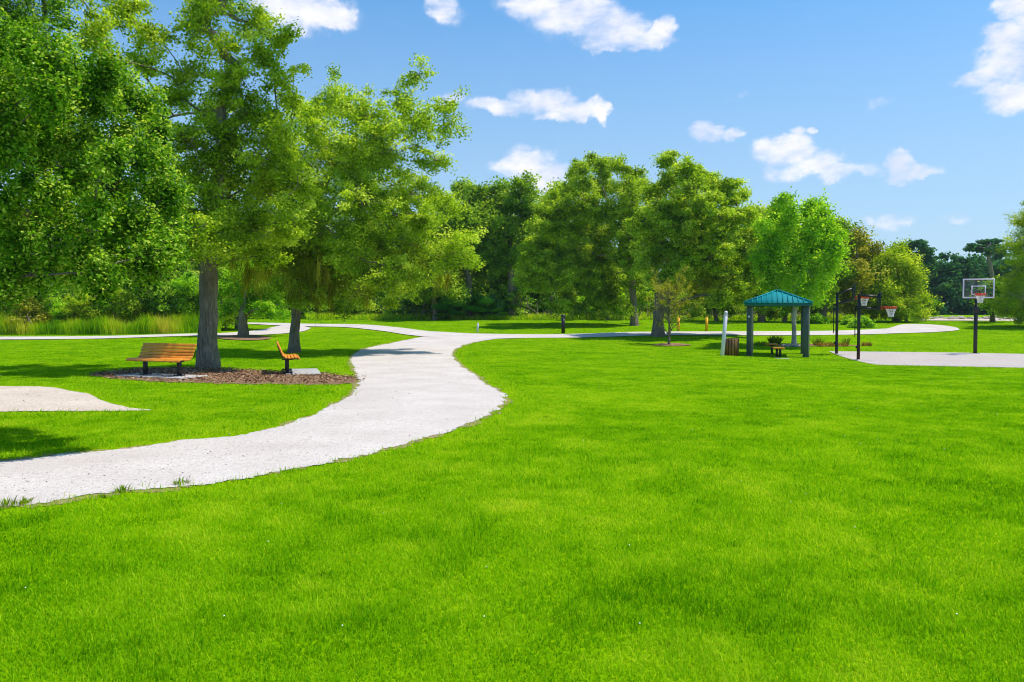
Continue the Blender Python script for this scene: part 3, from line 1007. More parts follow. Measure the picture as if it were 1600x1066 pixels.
def tp(lst, dist, base):
    """trunk polyline from pixels, starting at the base point"""
    res = [np.array(base)]
    for c in lst:
        res.append(ray_at(c[0], c[1], dist + (c[2] if len(c) > 2 else 0)))
    return res


# --- big oak beside the bench
b = at(325, 576); d = b.y
A = pxclumps([(150, 55, 36), (200, 25, 36), (240, 60, 28), (225, 100, 26), (180, 100, 20), (310, 35, 34), (345, 75, 26), (330, -25, 50), (395, 35, 36), (415, 85, 30), (440, 60, 20), (466, 106, 14, 0, .6), (430, 125, 24), (455, 160, 20),
              (375, 120, 34), (300, 115, 30), (275, 150, 30), (330, 170, 34), (385, 185, 40), (430, 195, 36), (290, 215, 34), (345, 235, 38), (405, 245, 42), (450, 240, 32), (250, 190, 28), (260, 250, 28),
              (300, 280, 36), (360, 290, 42), (420, 300, 42), (465, 290, 32), (285, 330, 34), (340, 345, 40), (395, 355, 42), (450, 350, 40), (310, 385, 30), (365, 395, 34), (420, 400, 30), (325, 350, 34, -2.5), (355, 385, 28, -2.5), (295, 360, 26, -2), (345, 195, 24, -1.4), (352, 150, 20, -1.4), (335, 255, 26, -1.6), (332, 310, 24, -1.5),
              (250, -70, 50), (170, -60, 40), (410, -70, 50), (340, -130, 50), (120, -20, 30), (270, 400, 18, None, .6)], d, 2.0, 1.25)
for (X, Y, Z, r_) in ((-7.8, 24.6, 13.2, 1.0), (-6.2, 24.9, 13.4, 1.0), (-4.9, 25.0, 13.5, 1.0), (-3.6, 25.0, 13.6, .9), (-2.4, 24.5, 13.6, .8), (-6.0, 23.6, 13.6, .9), (-4.6, 23.7, 13.4, .9), (-3.2, 23.8, 13.5, .8)):  # unseen clumps added above the view to shade the mulch bed and benches
    A.append((X, Y, Z, r_, r_, r_ * .6, 1.1))
mossA = [(ray_at(370, 375, d + .5), (.9, 1, .4), 420, .9), (ray_at(400, 420, d), (.6, .8, .3), 260, .8), (ray_at(300, 340, d), (.5, .8, .4), 160, .8)]
make_tree('oak_tree', 'tall oak with thick trunk rising from the mulch bed beside the first bench', b, A,
          tp([(324, 540), (326, 470), (326, 400), (332, 350), (340, 280), (348, 215)], d, b), .275, L_OAK, 160000, .100, .058, MT['bark'], spray=.36, moss=mossA, flare=1.5)

# --- second oak, with moss, by the second bench
b = at(460, 551); d = b.y
Bc = pxclumps([(530, 165, 46), (480, 190, 40), (575, 185, 40), (620, 165, 24, 0, .7), (640, 130, 18, 0, .55), (660, 95, 12, 0, .5), (655, 115, 17, 0, .6), (622, 140, 15, 0, .5), (690, 172, 22, 0, .7), (702, 160, 12, 0, .6), (722, 143, 7, 0, .5), (700, 198, 20, 0, .7), (725, 202, 7, 0, .5),
               (650, 200, 38), (600, 235, 50), (520, 240, 56), (680, 250, 30, None, .8), (470, 280, 48), (560, 305, 58), (630, 305, 52), (685, 315, 36, None, .8), (505, 350, 56), (440, 340, 46),
               (590, 375, 50), (650, 385, 48), (705, 400, 36), (738, 405, 18), (525, 415, 42), (450, 400, 42), (575, 440, 34), (640, 435, 34), (688, 440, 18), (415, 390, 34), (495, 450, 26), (540, 462, 22), (470, 455, 22), (610, 470, 16), (560, 250, 40), (600, 330, 40), (450, 230, 34), (420, 300, 34), (430, 360, 36), (475, 330, 40), (500, 400, 36), (550, 400, 36), (610, 420, 34), (660, 340, 36), (725, 375, 22, None, .7), (480, 430, 24), (430, 440, 18), (500, 475, 16), (540, 480, 15), (450, 470, 14), (575, 470, 16), (515, 450, 20)], d, 2.2, 1.2)
mossB = [(ray_at(440, 400, d - 1), (1.2, 1.5, 1.1), 700, 1.1), (ray_at(490, 415, d - 1), (1.3, 1.5, 1.1), 800, 1.2), (ray_at(535, 425, d - .5), (1.2, 1.2, 1.0), 600, 1.1), (ray_at(570, 430, d), (.8, 1, .4), 260, 1.0),
         (ray_at(462, 440, d), (.3, .3, .6), 260, 1.2), (ray_at(630, 400, d), (.9, 1, .4), 240, .8), (ray_at(700, 430, d), (.5, .6, .3), 120, .8)]
make_tree('oak_tree', 'oak draped in hanging moss behind the second bench, spreading over the path', b, Bc,
          tp([(461, 520), (463, 480), (462, 440), (475, 380), (500, 310), (530, 240), (580, 190)], d, b), .20, L_OAK2, 165000, .115, .070, MT['bark'], spray=.42, moss=mossB, flare=1.7)

# --- near oak reaching in from the left
dC = 10.4
bC = np.array([-8.4, 11.0, 0.0])
Cc = []
for (px, py) in [(8, 95), (45, 82), (85, 100), (120, 120), (160, 112), (30, 130), (75, 145), (115, 165), (195, 150), (165, 160), (232, 160), (10, 175), (50, 195), (140, 205), (200, 200), (240, 205), (95, 225), (20, 235),
                 (60, 255), (170, 245), (215, 250), (252, 250), (120, 275), (35, 290), (85, 300), (190, 295), (240, 300), (262, 310), (10, 320), (145, 325), (60, 345), (110, 355), (215, 345), (258, 355), (175, 375), (25, 375), (80, 395), (240, 395),
                 (262, 395), (130, 400), (205, 410), (45, 415), (160, 430), (235, 425), (100, 425), (15, 440)]:
    Cc += pxclumps([(px, py, rng.uniform(17, 27), float(rng.uniform(-1.0, 1.2)), .8)], dC)
    c = Cc[-1]; Cc[-1] = (c[0], c[1], c[2], c[3], c[4], c[5] * 1.5, c[6])
Cc += pxclumps([(60, 200, 60, 1.6, .6), (150, 260, 60, 1.8, .6), (70, 330, 60, 1.6, .6), (190, 340, 45, 1.6, .6), (120, 400, 40, 1.6, .6),
               (-60, 190, 80), (-80, 350, 90), (-60, 70, 80), (-190, 120, 110), (-200, 300, 110), (-150, -60, 110), (-300, 200, 110)], dC, 1.0, 1.1)
make_tree('oak_tree', 'dark glossy leaved oak bough filling the left edge of the picture', bC, Cc,
          [bC, bC + [.1, 0, 1.3], bC + [.3, -.1, 2.5], bC + [.6, -.3, 3.6], bC + [1.0, -.5, 4.6]], .34, L_DARK, 330000, .052, .034, MT['bark'], spray=.185, up=.3, flat=1.1, scat=.12, limb=.42)

# --- dark tree in the top left corner
dD = 21.0
bD = np.array([ray_at(-60, 400, dD)[0], dD, 0.0])
Dc = pxclumps([(20, 30, 46), (65, 60, 34), (0, 100, 46), (50, -25, 50), (95, 30, 24), (110, 110, 24), (-60, 60, 70), (-80, -20, 70), (60, 120, 40), (-40, 160, 60), (100, 80, 22), (-140, 100, 80)], dD, 1.4)
make_tree('oak_tree', 'dark green tree in the top left corner behind the near bough', bD, Dc,
          [bD, bD + [.1, 0, 2.5], bD + [.3, 0, 5], bD + [.5, 0, 7.2]], .32, L_DARK, 42000, .085, .05, MT['bark'], spray=.36)

# --- small shade tree on the mulch ring at the left path
b = at(380, 527); d = b.y
make_tree('shade_tree', 'small leafy tree on a mulch ring beside the left path', b,
          pxclumps([(375, 440, 26), (410, 450, 26), (345, 455, 20), (440, 465, 20), (390, 475, 24), (355, 485, 15), (420, 485, 18), (400, 425, 20), (445, 490, 10), (425, 440, 18)], d, 1.2),
          tp([(380, 505), (381, 480), (384, 455)], d, b), .24, L_FRESH, 26000, .15, .09, MT['bark'], spray=.42)
b = at(377, 514); d = b.y
make_tree('shade_tree', 'dark tree directly behind the small tree on the mulch ring', b,
          pxclumps([(350, 440, 26), (400, 440, 26), (330, 470, 20), (375, 425, 22), (430, 460, 20), (365, 465, 22)], d, 1.2),
          tp([(376, 495), (376, 470)], d, b), .30, L_DARK, 16000, .18, .11, MT['bark'], spray=.5)

# --- feature trees of the middle distance
b = at(1028, 526); d = b.y
make_tree('oak_tree', 'broad oak with dark stout trunk at the far path, behind the sapling', b,
          pxclumps([(1050, 240, 9, None, .7), (1044, 258, 13), (1070, 262, 15), (1090, 272, 14), (1110, 285, 16), (1045, 285, 20), (1078, 290, 20), (1022, 300, 20), (1138, 290, 12), (1152, 283, 7, None, .7), (1160, 305, 11), (1140, 312, 16), (1108, 315, 22), (1065, 320, 26), (1030, 330, 24),
                    (1095, 345, 26), (1135, 345, 24), (1165, 338, 17), (1182, 362, 14), (1060, 355, 26), (1020, 365, 24), (1088, 378, 26), (1125, 378, 26), (1160, 378, 22), (1188, 392, 13), (1040, 395, 26), (1075, 405, 26), (1112, 412, 26), (1150, 412, 26), (1182, 418, 15), (1010, 405, 20),
                    (1055, 432, 20), (1100, 440, 22), (1140, 445, 22), (1172, 448, 16), (1125, 466, 14), (1158, 470, 13), (1195, 440, 10), (1000, 350, 18), (1085, 462, 12), (1195, 375, 8), (1025, 435, 14)], d, 2.5, 1.2),
          tp([(1028, 500), (1030, 465), (1036, 425)], d, b), .30, L_OAK2, 170000, .145, .088, MT['bark'], spray=.42,
          moss=[(ray_at(1060, 430, d), (1.4, 1.5, .5), 240, 1.3), (ray_at(1110, 440, d), (1.2, 1.2, .5), 160, 1.0)])
b = at(991, 509); d = b.y
make_tree('oak_tree', 'yellow green oak with a slim trunk at the foot of the grassy bank', b,
          pxclumps([(925, 252, 12), (940, 262, 16), (905, 262, 12), (893, 275, 10), (965, 262, 14), (985, 272, 14), (1000, 290, 14), (912, 285, 16), (945, 292, 22), (975, 300, 20), (885, 298, 14), (868, 310, 12), (880, 325, 20), (915, 320, 24), (950, 330, 24), (985, 330, 22), (850, 340, 16), (838, 355, 16),
                    (870, 355, 24), (905, 358, 26), (945, 365, 26), (985, 368, 24), (840, 380, 20), (822, 395, 14), (865, 395, 26), (905, 398, 26), (945, 402, 26), (985, 405, 24), (838, 415, 22), (875, 430, 24), (915, 435, 24), (955, 440, 24), (990, 440, 18), (825, 435, 16), (845, 452, 16), (885, 460, 20), (925, 465, 20), (960, 470, 18), (905, 482, 12), (940, 488, 10), (815, 420, 10), (870, 478, 12), (978, 480, 12), (1005, 465, 14)], d, 3, 1.2),
          tp([(990, 480), (988, 440), (975, 390), (955, 330), (940, 290)], d, b), .24, L_OAK, 170000, .155, .095, MT['bark'], spray=.48)
b = at(1241, 541); d = b.y
make_tree('maple_tree', 'bright green tree with pale trunk behind the teal roofed shelter', b,
          [(c[0], c[1], c[2], c[3], c[4], c[5] * 1.6, c[6]) for c in pxclumps([(1222, 312, 6), (1216, 325, 9), (1232, 312, 6), (1238, 330, 8), (1212, 345, 12), (1228, 352, 11), (1242, 350, 8), (1266, 318, 7), (1262, 335, 10), (1282, 322, 7), (1286, 340, 10), (1272, 350, 10), (1296, 352, 8), (1200, 365, 12), (1220, 372, 13),
                    (1262, 368, 12), (1284, 368, 13), (1308, 365, 8), (1240, 385, 12), (1190, 352, 6), (1205, 392, 14), (1228, 400, 13), (1258, 395, 13), (1282, 395, 13), (1304, 388, 11), (1190, 410, 12), (1215, 418, 14), (1245, 420, 12), (1272, 420, 13), (1298, 415, 11), (1205, 440, 12, None, .6),
                    (1235, 442, 11, None, .6), (1265, 445, 12, None, .6), (1290, 440, 11, None, .6), (1250, 462, 10, None, .5), (1220, 462, 10, None, .5), (1280, 465, 10, None, .5)], d, 1.6)],
          tp([(1241, 500), (1243, 470), (1246, 440)], d, b), .115, L_FRESH, 44000, .15, .10, MT['bark_pale'], spray=.45, flat=1.0)

# trees of the tree line, each its own: (base px, base py, list, leaf, label, trunk radius, n, L)
def line_tree(bp, lst, mat, label, tr, n, L, name='woodland_tree', bark='bark', spray=.8, dj=2.0, lean=0, flat=.7, twigf=.3, dist=None, group='trees along the edge of the wood'):
    b = at(*bp)
    if dist: b = Vector((pxdir(bp[0], 490).x * dist, dist, float(tz(0, dist))))
    d = b.y
    top = min(lst, key=lambda c: c[1])
    mx_ = sum(c[0] for c in lst) / len(lst); my_ = sum(c[1] for c in lst) / len(lst)
    return make_tree(name, label, b, pxclumps(lst, d, dj, 1.2), tp([((bp[0] * .7 + mx_ * .3), (bp[1] + my_) / 2), (mx_, my_), ((mx_ + top[0]) / 2, (my_ + top[1]) / 2)], d, b), tr, mat, n, L, L * .62, MT[bark], spray=spray, group=group, flat=flat, twigf=twigf)


line_tree((800, 499), [(790, 298, 22), (825, 292, 20), (812, 320, 26), (760, 318, 24), (842, 335, 22), (785, 350, 32), (835, 375, 28), (760, 370, 28), (800, 400, 30), (730, 345, 22)], L_BLUE, 'blue green tree rising left of the yellow green oak', .30, 30000, .26)
line_tree((735, 499), [(715, 305, 20), (740, 298, 18), (700, 335, 26), (735, 345, 30), (715, 375, 28), (750, 395, 28), (690, 375, 22), (720, 415, 26), (745, 430, 20)], L_BLUE, 'dark green tree behind the right tip of the mossy oak', .28, 26000, .26)
line_tree((860, 498), [(880, 300, 20), (860, 330, 22), (875, 360, 24), (850, 385, 24), (870, 415, 24)], L_OAK, 'narrow green tree wedged between the blue green tree and the yellow green oak', .22, 14000, .25)
line_tree((680, 500), [(660, 420, 26), (690, 400, 22), (640, 445, 22), (685, 440, 24), (710, 455, 18), (655, 465, 18)], L_OAK, 'low tree under the right side of the mossy oak', .2, 14000, .24)
line_tree((1190, 503), [(1190, 335, 18), (1180, 370, 24), (1205, 395, 26), (1175, 420, 26), (1215, 430, 24), (1190, 455, 24), (1165, 465, 16)], L_OAK, 'green tree filling the gap above the left end of the shelter', .24, 18000, .24)
line_tree((1120, 502), [(1100, 440, 20), (1130, 450, 22), (1080, 460, 20), (1150, 465, 20), (1110, 475, 18), (1065, 475, 14), (1140, 485, 13), (1090, 488, 12)], L_OAK2, 'low bushy tree filling the ground under the broad oak', .14, 26000, .17, spray=.45)
line_tree((1225, 503), [(1215, 440, 20), (1240, 455, 20), (1200, 465, 20), (1230, 478, 16), (1260, 470, 18), (1285, 460, 18), (1270, 485, 12), (1210, 488, 12)], L_OAK2, 'low bushy tree seen through the shelter', .14, 26000, .17, spray=.45)
line_tree((950, 500), [(920, 455, 18), (950, 465, 18), (895, 475, 14), (975, 480, 14), (930, 484, 12)], L_FRESH, 'low bright green bush under the yellow green oak', .12, 14000, .17, spray=.45)
line_tree((1285, 503), [(1300, 352, 14), (1318, 358, 14), (1290, 385, 22), (1320, 385, 20), (1300, 415, 26), (1325, 430, 20), (1280, 440, 22)], L_BLUE, 'dark tree top showing right of the bright green crown', .24, 16000, .24)
line_tree((1345, 503), [(1338, 375, 16), (1352, 392, 17), (1325, 400, 20), (1365, 405, 14), (1340, 425, 24), (1318, 445, 22), (1355, 450, 18), (1330, 470, 18)], L_OLIVE, 'brownish olive tree behind the two basketball posts', .22, 18000, .22)
line_tree((1400, 502), [(1398, 392, 13), (1385, 410, 18), (1410, 412, 17), (1395, 435, 24), (1422, 435, 17), (1378, 455, 22), (1412, 460, 22), (1432, 470, 14)], L_LIME, 'bright yellow green tree at the right end of the wood', .24, 24000, .20)
line_tree((1418, 503), [(1400, 478, 16), (1425, 482, 16), (1440, 488, 11), (1380, 485, 14), (1405, 492, 10), (1360, 480, 14)], L_LIME, 'rounded lime bush at the right tip of the wood', .1, 12000, .16, name='bush', spray=.5, group=None)
# right-hand feathery tree, at the frame edge
b = at(1625, 512); d = b.y
make_tree('cypress_tree', 'feathery yellow green tree cut off by the right edge of the picture', b,
          pxclumps([(1603, 345, 20), (1595, 385, 24), (1625, 330, 30), (1590, 425, 26), (1575, 455, 22), (1600, 470, 30), (1640, 400, 45), (1572, 485, 14), (1595, 495, 18), (1650, 460, 40), (1560, 470, 9), (1640, 350, 34)], d, 1.8),
          tp([(1622, 470), (1622, 420), (1624, 370)], d, b), .26, L_LIME, 75000, .15, .05, MT['bark'], spray=.5, droop=.3)

# --- left side shrubs and understorey behind the tall grass
def shrub(bp, lst, mat, label, n, L, name='shrub', tr=.06, spray=.4, dj=1.0, group='shrubs behind the tall grass', W=.62):
    b = at(*bp); d = b.y
    mx_ = sum(c[0] for c in lst) / len(lst); my_ = sum(c[1] for c in lst) / len(lst)
    return make_tree(name, label, b, pxclumps(lst, d, dj, 1.1), tp([(bp[0], bp[1] - 8), (mx_, my_)], d, b), tr, mat, n, L, L * W, MT['bark'], spray=spray, cat='shrub', group=group, flare=1.2)


shrub((20, 520), [(15, 415, 24), (45, 425, 22), (-20, 440, 34), (20, 455, 34), (50, 465, 22), (10, 490, 30), (40, 495, 18), (-40, 480, 34), (60, 440, 14)], L_LIME, 'big yellow green shrub at the left edge of the picture', 26000, .13)
shrub((52, 522), [(45, 480, 16), (52, 498, 14), (30, 505, 14)], L_OLIVE, 'brownish shrub at the foot of the big yellow green shrub', 7000, .13)
shrub((85, 519), [(75, 440, 18), (60, 455, 14), (85, 480, 20), (70, 490, 16), (100, 495, 14)], L_FRESH, 'bright green leafy shrub right of the yellow green shrub', 12000, .15)
shrub((135, 518), [(130, 475, 20), (145, 485, 18), (115, 490, 14), (150, 497, 12)], L_LIME, 'round light green bush in the middle of the left thicket', 14000, .12)
shrub((180, 518), [(175, 455, 20), (195, 475, 20), (170, 485, 16), (210, 490, 16), (160, 440, 16)], L_OAK, 'olive green bush right of the round light green bush', 12000, .15)
shrub((240, 517), [(225, 440, 24), (250, 465, 24), (230, 485, 20), (265, 488, 16)], L_DARK, 'dark bush between the thicket and the big oak trunk', 14000, .16)
shrub((295, 514), [(285, 445, 20), (300, 465, 20), (280, 480, 16), (305, 490, 13), (270, 460, 14)], L_FRESH, 'fresh green bush just left of the big oak trunk', 12000, .16)
shrub((352, 516), [(350, 490, 10), (358, 498, 9), (346, 502, 7)], L_LIME, 'small sprawling shrub just right of the big oak trunk', 3500, .11)

# undergrowth and wood as masses
def mass(name, spots, mat, n, L, sp, trunks=True, kind='stuff', low=.18):
    """spots: (X, Y, height, radius, clump count)"""
    V = []; Q = []; n0 = 0; cl_all = []
    for (X, Y, H, r_, k) in spots:
        z0 = float(tz(X, Y))
        cl = []
        for i in range(k):
            t = (i + .5) / k
            zz = z0 + H * (low + (.93 - low) * t) + rng.uniform(-.06, .06) * H
            rr = r_ * (1.05 - .55 * t ** 2)
            a = i * 2.4 + rng.uniform(-.5, .5); q = rng.uniform(.25, .75) * rr
            cr_ = r_ * rng.uniform(.32, .5)
            cl.append((X + math.cos(a) * q, Y + math.sin(a) * q, zz, cr_, cr_, cr_ * .85, 1))
        cl_all += cl
        if trunks:
            tr_ = [np.array([X, Y, z0]), np.array([X + rng.normal(0, .4), Y, z0 + H * .35]), np.array([X + rng.normal(0, .6), Y, z0 + H * .7])]
            v, q, m = skeleton(tr_[0], tr_, cl[::2], H * .018 + .04, sides=5)
            v = np.concatenate(v); q = np.concatenate(q)
            V.append(v); Q.append(q + n0); n0 += len(v)
    P, vv, tw = crown_points(cl_all, n, sp)
    lv, lq = leaf_quads(P, L, L * .65, nrm=np.concatenate(NR))
    lo = np_mesh(name, lv, lq, attrs={'v': vv}, mat=mat)
    tag(lo, kind=kind)
    if trunks:
        to = np_mesh('tree_trunks', np.concatenate(V), np.concatenate(Q), smooth=True, mat=MT['bark'])
        tag(to, kind=kind)
    return lo


def spot(px, dist, top_py, r_, k):
    X = (px - 800) / F * dist
    topz = CAMH + (490 - top_py) / F * dist
    z0 = float(tz(X, dist))
    return (X, dist, topz - z0, r_, k)


S = []
for i, (px, tpy) in enumerate([(-160, 330), (-60, 320), (20, 330), (100, 340), (190, 330), (280, 330), (360, 340), (450, 340), (540, 330), (620, 320), (690, 310), (760, 315), (830, 320), (905, 300), (985, 310), (1060, 310), (1130, 330), (1200, 345), (1260, 350), (1310, 375), (1360, 395),
                               (60, 350), (150, 350), (240, 350), (330, 360), (420, 350), (500, 350), (580, 345), (660, 340), (730, 350), (800, 350)]):
    S.append(spot(px + rng.uniform(-12, 12), (84 if i < 21 else 78) + rng.uniform(-3, 5), tpy + rng.uniform(-8, 8), 4.0, 16))
mass('woodland', S, L_BLUE, 300000, .38, .85)
S = []
for px in np.arange(-240, 1380, 24):
    S.append(spot(px + rng.uniform(-9, 9), 90 + rng.uniform(-2, 3), 425 + rng.uniform(-25, 20), 2.2, 9))
mass('thicket', S, L_BLUE, 110000, .45, .8, False, low=.03)
S = []
for px in np.arange(-180, 1440, 26):
    S.append(spot(px + rng.uniform(-9, 9), 73.5 + rng.uniform(-2, 3) + (0 if px > 330 else -6), 452 + rng.uniform(-22, 14), 1.9, 7))
mass('undergrowth', S, L_DARK, 120000, .26, .55)

# far wood across the right
S = []
for px in np.arange(1375, 1780, 13):
    S.append(spot(px + rng.uniform(-5, 5), 150 + rng.uniform(-8, 8), 405 + rng.uniform(-8, 10) - (6 if 1480 < px < 1540 else 0), 4.6, 14))
for px in np.arange(-200, 1380, 60):
    S.append(spot(px, 165, 400, 8, 8))
mass('far_woodland', S, L_FAR, 210000, .70, 1.5, low=.02)
line_tree((1434, 496), [(1420, 385, 10, None, .55), (1436, 381, 10, None, .6), (1450, 392, 9, None, .6), (1428, 402, 11, None, .6), (1445, 410, 12, None, .7), (1432, 425, 12, None, .7), (1415, 395, 7, None, .5), (1455, 408, 7, None, .5)], L_FAR, 'thin see through tree standing above the far wood', .32, 5200, .55, spray=.8, dist=140, group='far trees on the right')
line_tree((1556, 496), [(1516, 386, 6, None, 1), (1527, 386, 7, None, 1), (1540, 381, 8, None, 1), (1553, 379, 8, None, 1), (1532, 392, 6, None, 1), (1558, 388, 7, None, 1), (1565, 396, 9, None, 1), (1548, 392, 6, None, .8)], L_FAR, 'flat topped pine leaning out above the far wood', .35, 5200, .5, name='pine_tree', spray=.8, dist=138, group='far trees on the right', flat=.35)
# tree trunk seen below the right tree
line_tree((1551, 503), [(1545, 455, 12), (1556, 465, 12), (1540, 472, 8), (1562, 480, 10)], L_DARK, 'small dark tree behind the right hand basketball post', .16, 5000, .22, group=None)

# ------------------------------------------------------------------ tall grass by the left path
n = 60000
px_ = rng.uniform(-220, 345, n)
yy_ = rng.uniform(46.5, 58, n)
xx_ = (px_ - 800) / F * yy_
topY = np.array([at(q, 524 - (max(0, (q - 180)) * .022)).y for q in np.linspace(-220, 345, 40)])
lim = np.interp(px_, np.linspace(-220, 345, 40), topY) + .5
m = (yy_ > lim) & (yy_ < lim + 7) & (sample(mask_r, xx_, yy_) < .5)
xx_, yy_ = xx_[m], yy_[m]
hh = rng.uniform(.7, 1.3, len(xx_)) * (.40 + 1.0 * vnoise2(xx_, yy_, 1.1, 21)) * np.clip((-12 - xx_) / 8 * .5 + .45, .35, 1)
vv = np.clip(.42 + (vnoise2(xx_, yy_, 1.3, 22) - .5) * 1.1 + rng.normal(0, .16, len(xx_)), 0, 1)
tag(blades('tall_grass', xx_, yy_, hh, rng.uniform(.02, .05, len(xx_)), rng.uniform(.1, .5, len(xx_)), vv, L_TALL, True), kind='stuff')
# dry straw patch
n = 1500
c = at(215, 517)
xx_ = c.x + rng.normal(0, 1.0, n); yy_ = c.y + rng.uniform(0, 1.2, n)
tag(blades('dry_grass', xx_, yy_, rng.uniform(.5, 1.2, n), rng.uniform(.02, .04, n), rng.uniform(.3, .9, n), np.clip(rng.normal(.6, .2, n), 0, 1), L_DRY, True), kind='stuff')
# rough grass along the foot of the wood
n = 26000
px_ = rng.uniform(480, 1440, n); yy_ = rng.uniform(69.0, 73, n); xx_ = (px_ - 800) / F * yy_
tag(blades('rough_grass', xx_, yy_, rng.uniform(.15, .6, n) * (.5 + vnoise2(xx_, yy_, 2, 31)), rng.uniform(.04, .09, n), rng.uniform(.2, .8, n), np.clip(rng.normal(.5, .22, n), 0, 1), L_TALL, True), kind='stuff')
# broken sticks and brush at the foot of the wood
mb = MB()
for i in range(260):
    px = random.choice([random.uniform(630, 900), random.uniform(900, 1180), random.uniform(1180, 1340)])
    yy = random.uniform(69.0, 71.5); xx = (px - 800) / F * yy; z = float(tz(xx, yy))
    L = random.uniform(.6, 2.6); a = random.uniform(-1.2, 1.2)
    e = random.uniform(-.1, 1.3)
    p0 = np.array([xx, yy, z + random.uniform(0, .3)])
    dv = np.array([math.sin(a) * math.cos(e), random.uniform(-.2, .2), abs(math.sin(e))]) * L
    mb.tube([p0, p0 + dv * .5 + np.array([random.uniform(-.1, .1), 0, .05]), p0 + dv], [.035, .028, .012], 4, cap=False)
tag(mb.build('fallen_brush', MT['dead']), kind='stuff')


# ------------------------------------------------------------------ bare trees and dead branches
def bare(name, label, base, spread, height, n, mat, rad=.03, leaves=None, cat='tree', ups=(.35, 1.0)):
    b = np.array(base)
    root = empty(name, b, 0, label, cat)
    V = []; Q = []; n0 = 0; tips = []
    stem = np.array([[0, 0, -.1], [.01, 0, height * .12], [0.02, 0, height * .3], [-.03, .02, height * .6], [0, 0, height * .85]])
    v, q = tube_np(stem, np.array([rad * 1.6, rad * 1.4, rad, rad * .6, rad * .25]), 6)
    V.append(v); Q.append(q); n0 += len(v)
    for i in range(n):
        t = rng.uniform(.12, .85)
        p0 = np.array([0, 0, height * t * .9])
        a = rng.uniform(0, 2 * math.pi); L = height * rng.uniform(.25, .6) * (1.1 - t * .5)
        dv = np.array([math.cos(a) * spread, math.sin(a) * spread, rng.uniform(*ups)]); dv = dv / np.linalg.norm(dv) * L
        p = np.array([p0, p0 + dv * .4 + [0, 0, -.02], p0 + dv + [0, 0, .1 * L]])
        v, q = tube_np(p, np.array([rad * .5, rad * .35, rad * .12]), 4); V.append(v); Q.append(q + n0); n0 += len(v)
        for k in range(4):
            s = p[1] + (p[2] - p[1]) * rng.random(); e = s + dv * .35 + rng.normal(0, .14, 3) * L
            v, q = tube_np(np.array([s, e]), np.array([rad * .2, rad * .08]), 3); V.append(v); Q.append(q + n0); n0 += len(v)
            tips.append(e)
    np_mesh('trunk', np.concatenate(V), np.concatenate(Q), mat=mat, parent=root)
    if leaves:
        T = np.array(tips); P = T[rng.integers(0, len(T), leaves)] + rng.normal(0, .07, (leaves, 3))
        lv, lq = leaf_quads(P, .10, .045)
        np_mesh('crown', lv, lq, attrs={'v': rng.random(leaves)}, mat=L_OLIVE, parent=root)
    return root


bare('sapling', 'thin olive leaved sapling on a small mulch ring in front of the stout oak', at(1045, 539), .50, 3.4, 40, MT['bark'], .05, 3600)
bare('dead_tree', 'grey tangle of dead branches behind the two basketball posts', at(1362, 501), .9, 4.2, 60, MT['dead'], .07, None)
bare('dead_tree', 'dead forked stump with bare sticks under the right edge of the mossy oak', at(662, 499), .5, 3.0, 9, MT['dead'], .07, None)
bare('dead_tree', 'pinkish dead sapling leaning at the wood edge right of the palmettos', at(808, 499), .45, 3.0, 8, MT['dead'], .06, None)


# ------------------------------------------------------------------ palmettos
def palmetto(base, s, label):
    root = empty('palmetto', base, rng.uniform(0, 6), label, 'palm', 'palmettos at the edge of the wood')
    V = []; v_ = []
    st = MB()
    for i in range(16):
        a = rng.uniform(0, 2 * math.pi); e = rng.uniform(.25, 1.35); L = s * rng.uniform(.5, .9)
        dv = np.array([math.cos(a) * math.cos(e), math.sin(a) * math.cos(e), math.sin(e)])
        c = dv * L
        st.tube([(0, 0, 0), c * .5 + [0, 0, .03], c], [.02, .015, .01], 4, cap=False)
        side = np.cross(dv, [0, 0, 1]); side /= np.linalg.norm(side) + 1e-9
        cv = rng.normal(.5, .2)
        for k in np.linspace(-1.35, 1.35, 15):
            d2 = dv * math.cos(k) + side * math.sin(k)
            l = s * .55 * (1 - .2 * abs(k)); wv = np.cross(d2, np.cross(dv, side)); wv = wv / (np.linalg.norm(wv) + 1e-9) * s * .028
            tip = c + d2 * l - np.array([0, 0, .12 * l])
            V.append([c, c + d2 * l * .5 + wv, tip, c + d2 * l * .5 - wv]); v_.append(np.clip(cv + rng.normal(0, .08), 0, 1))
    V = np.array(V).reshape(-1, 3)
    np_mesh('fronds', V, np.arange(len(V)).reshape(-1, 4), attrs={'v': v_}, mat=L_PALM, parent=root)
    st.build('stalks', L_PALM, root)


for k, (px, py, s, lab) in enumerate([(697, 500, 1.9, 'leftmost palmetto at the foot of the wood, left of the white marker post'), (716, 499.5, 2.2, 'second palmetto from the left at the foot of the wood'), (736, 499, 2.4, 'tallest palmetto, in the middle of the row at the wood edge'),
                                      (757, 499.5, 2.0, 'palmetto right of the tallest one at the wood edge'), (779, 499, 1.8, 'rightmost palmetto of the row at the wood edge')]):
    palmetto(at(px, py), s, lab)


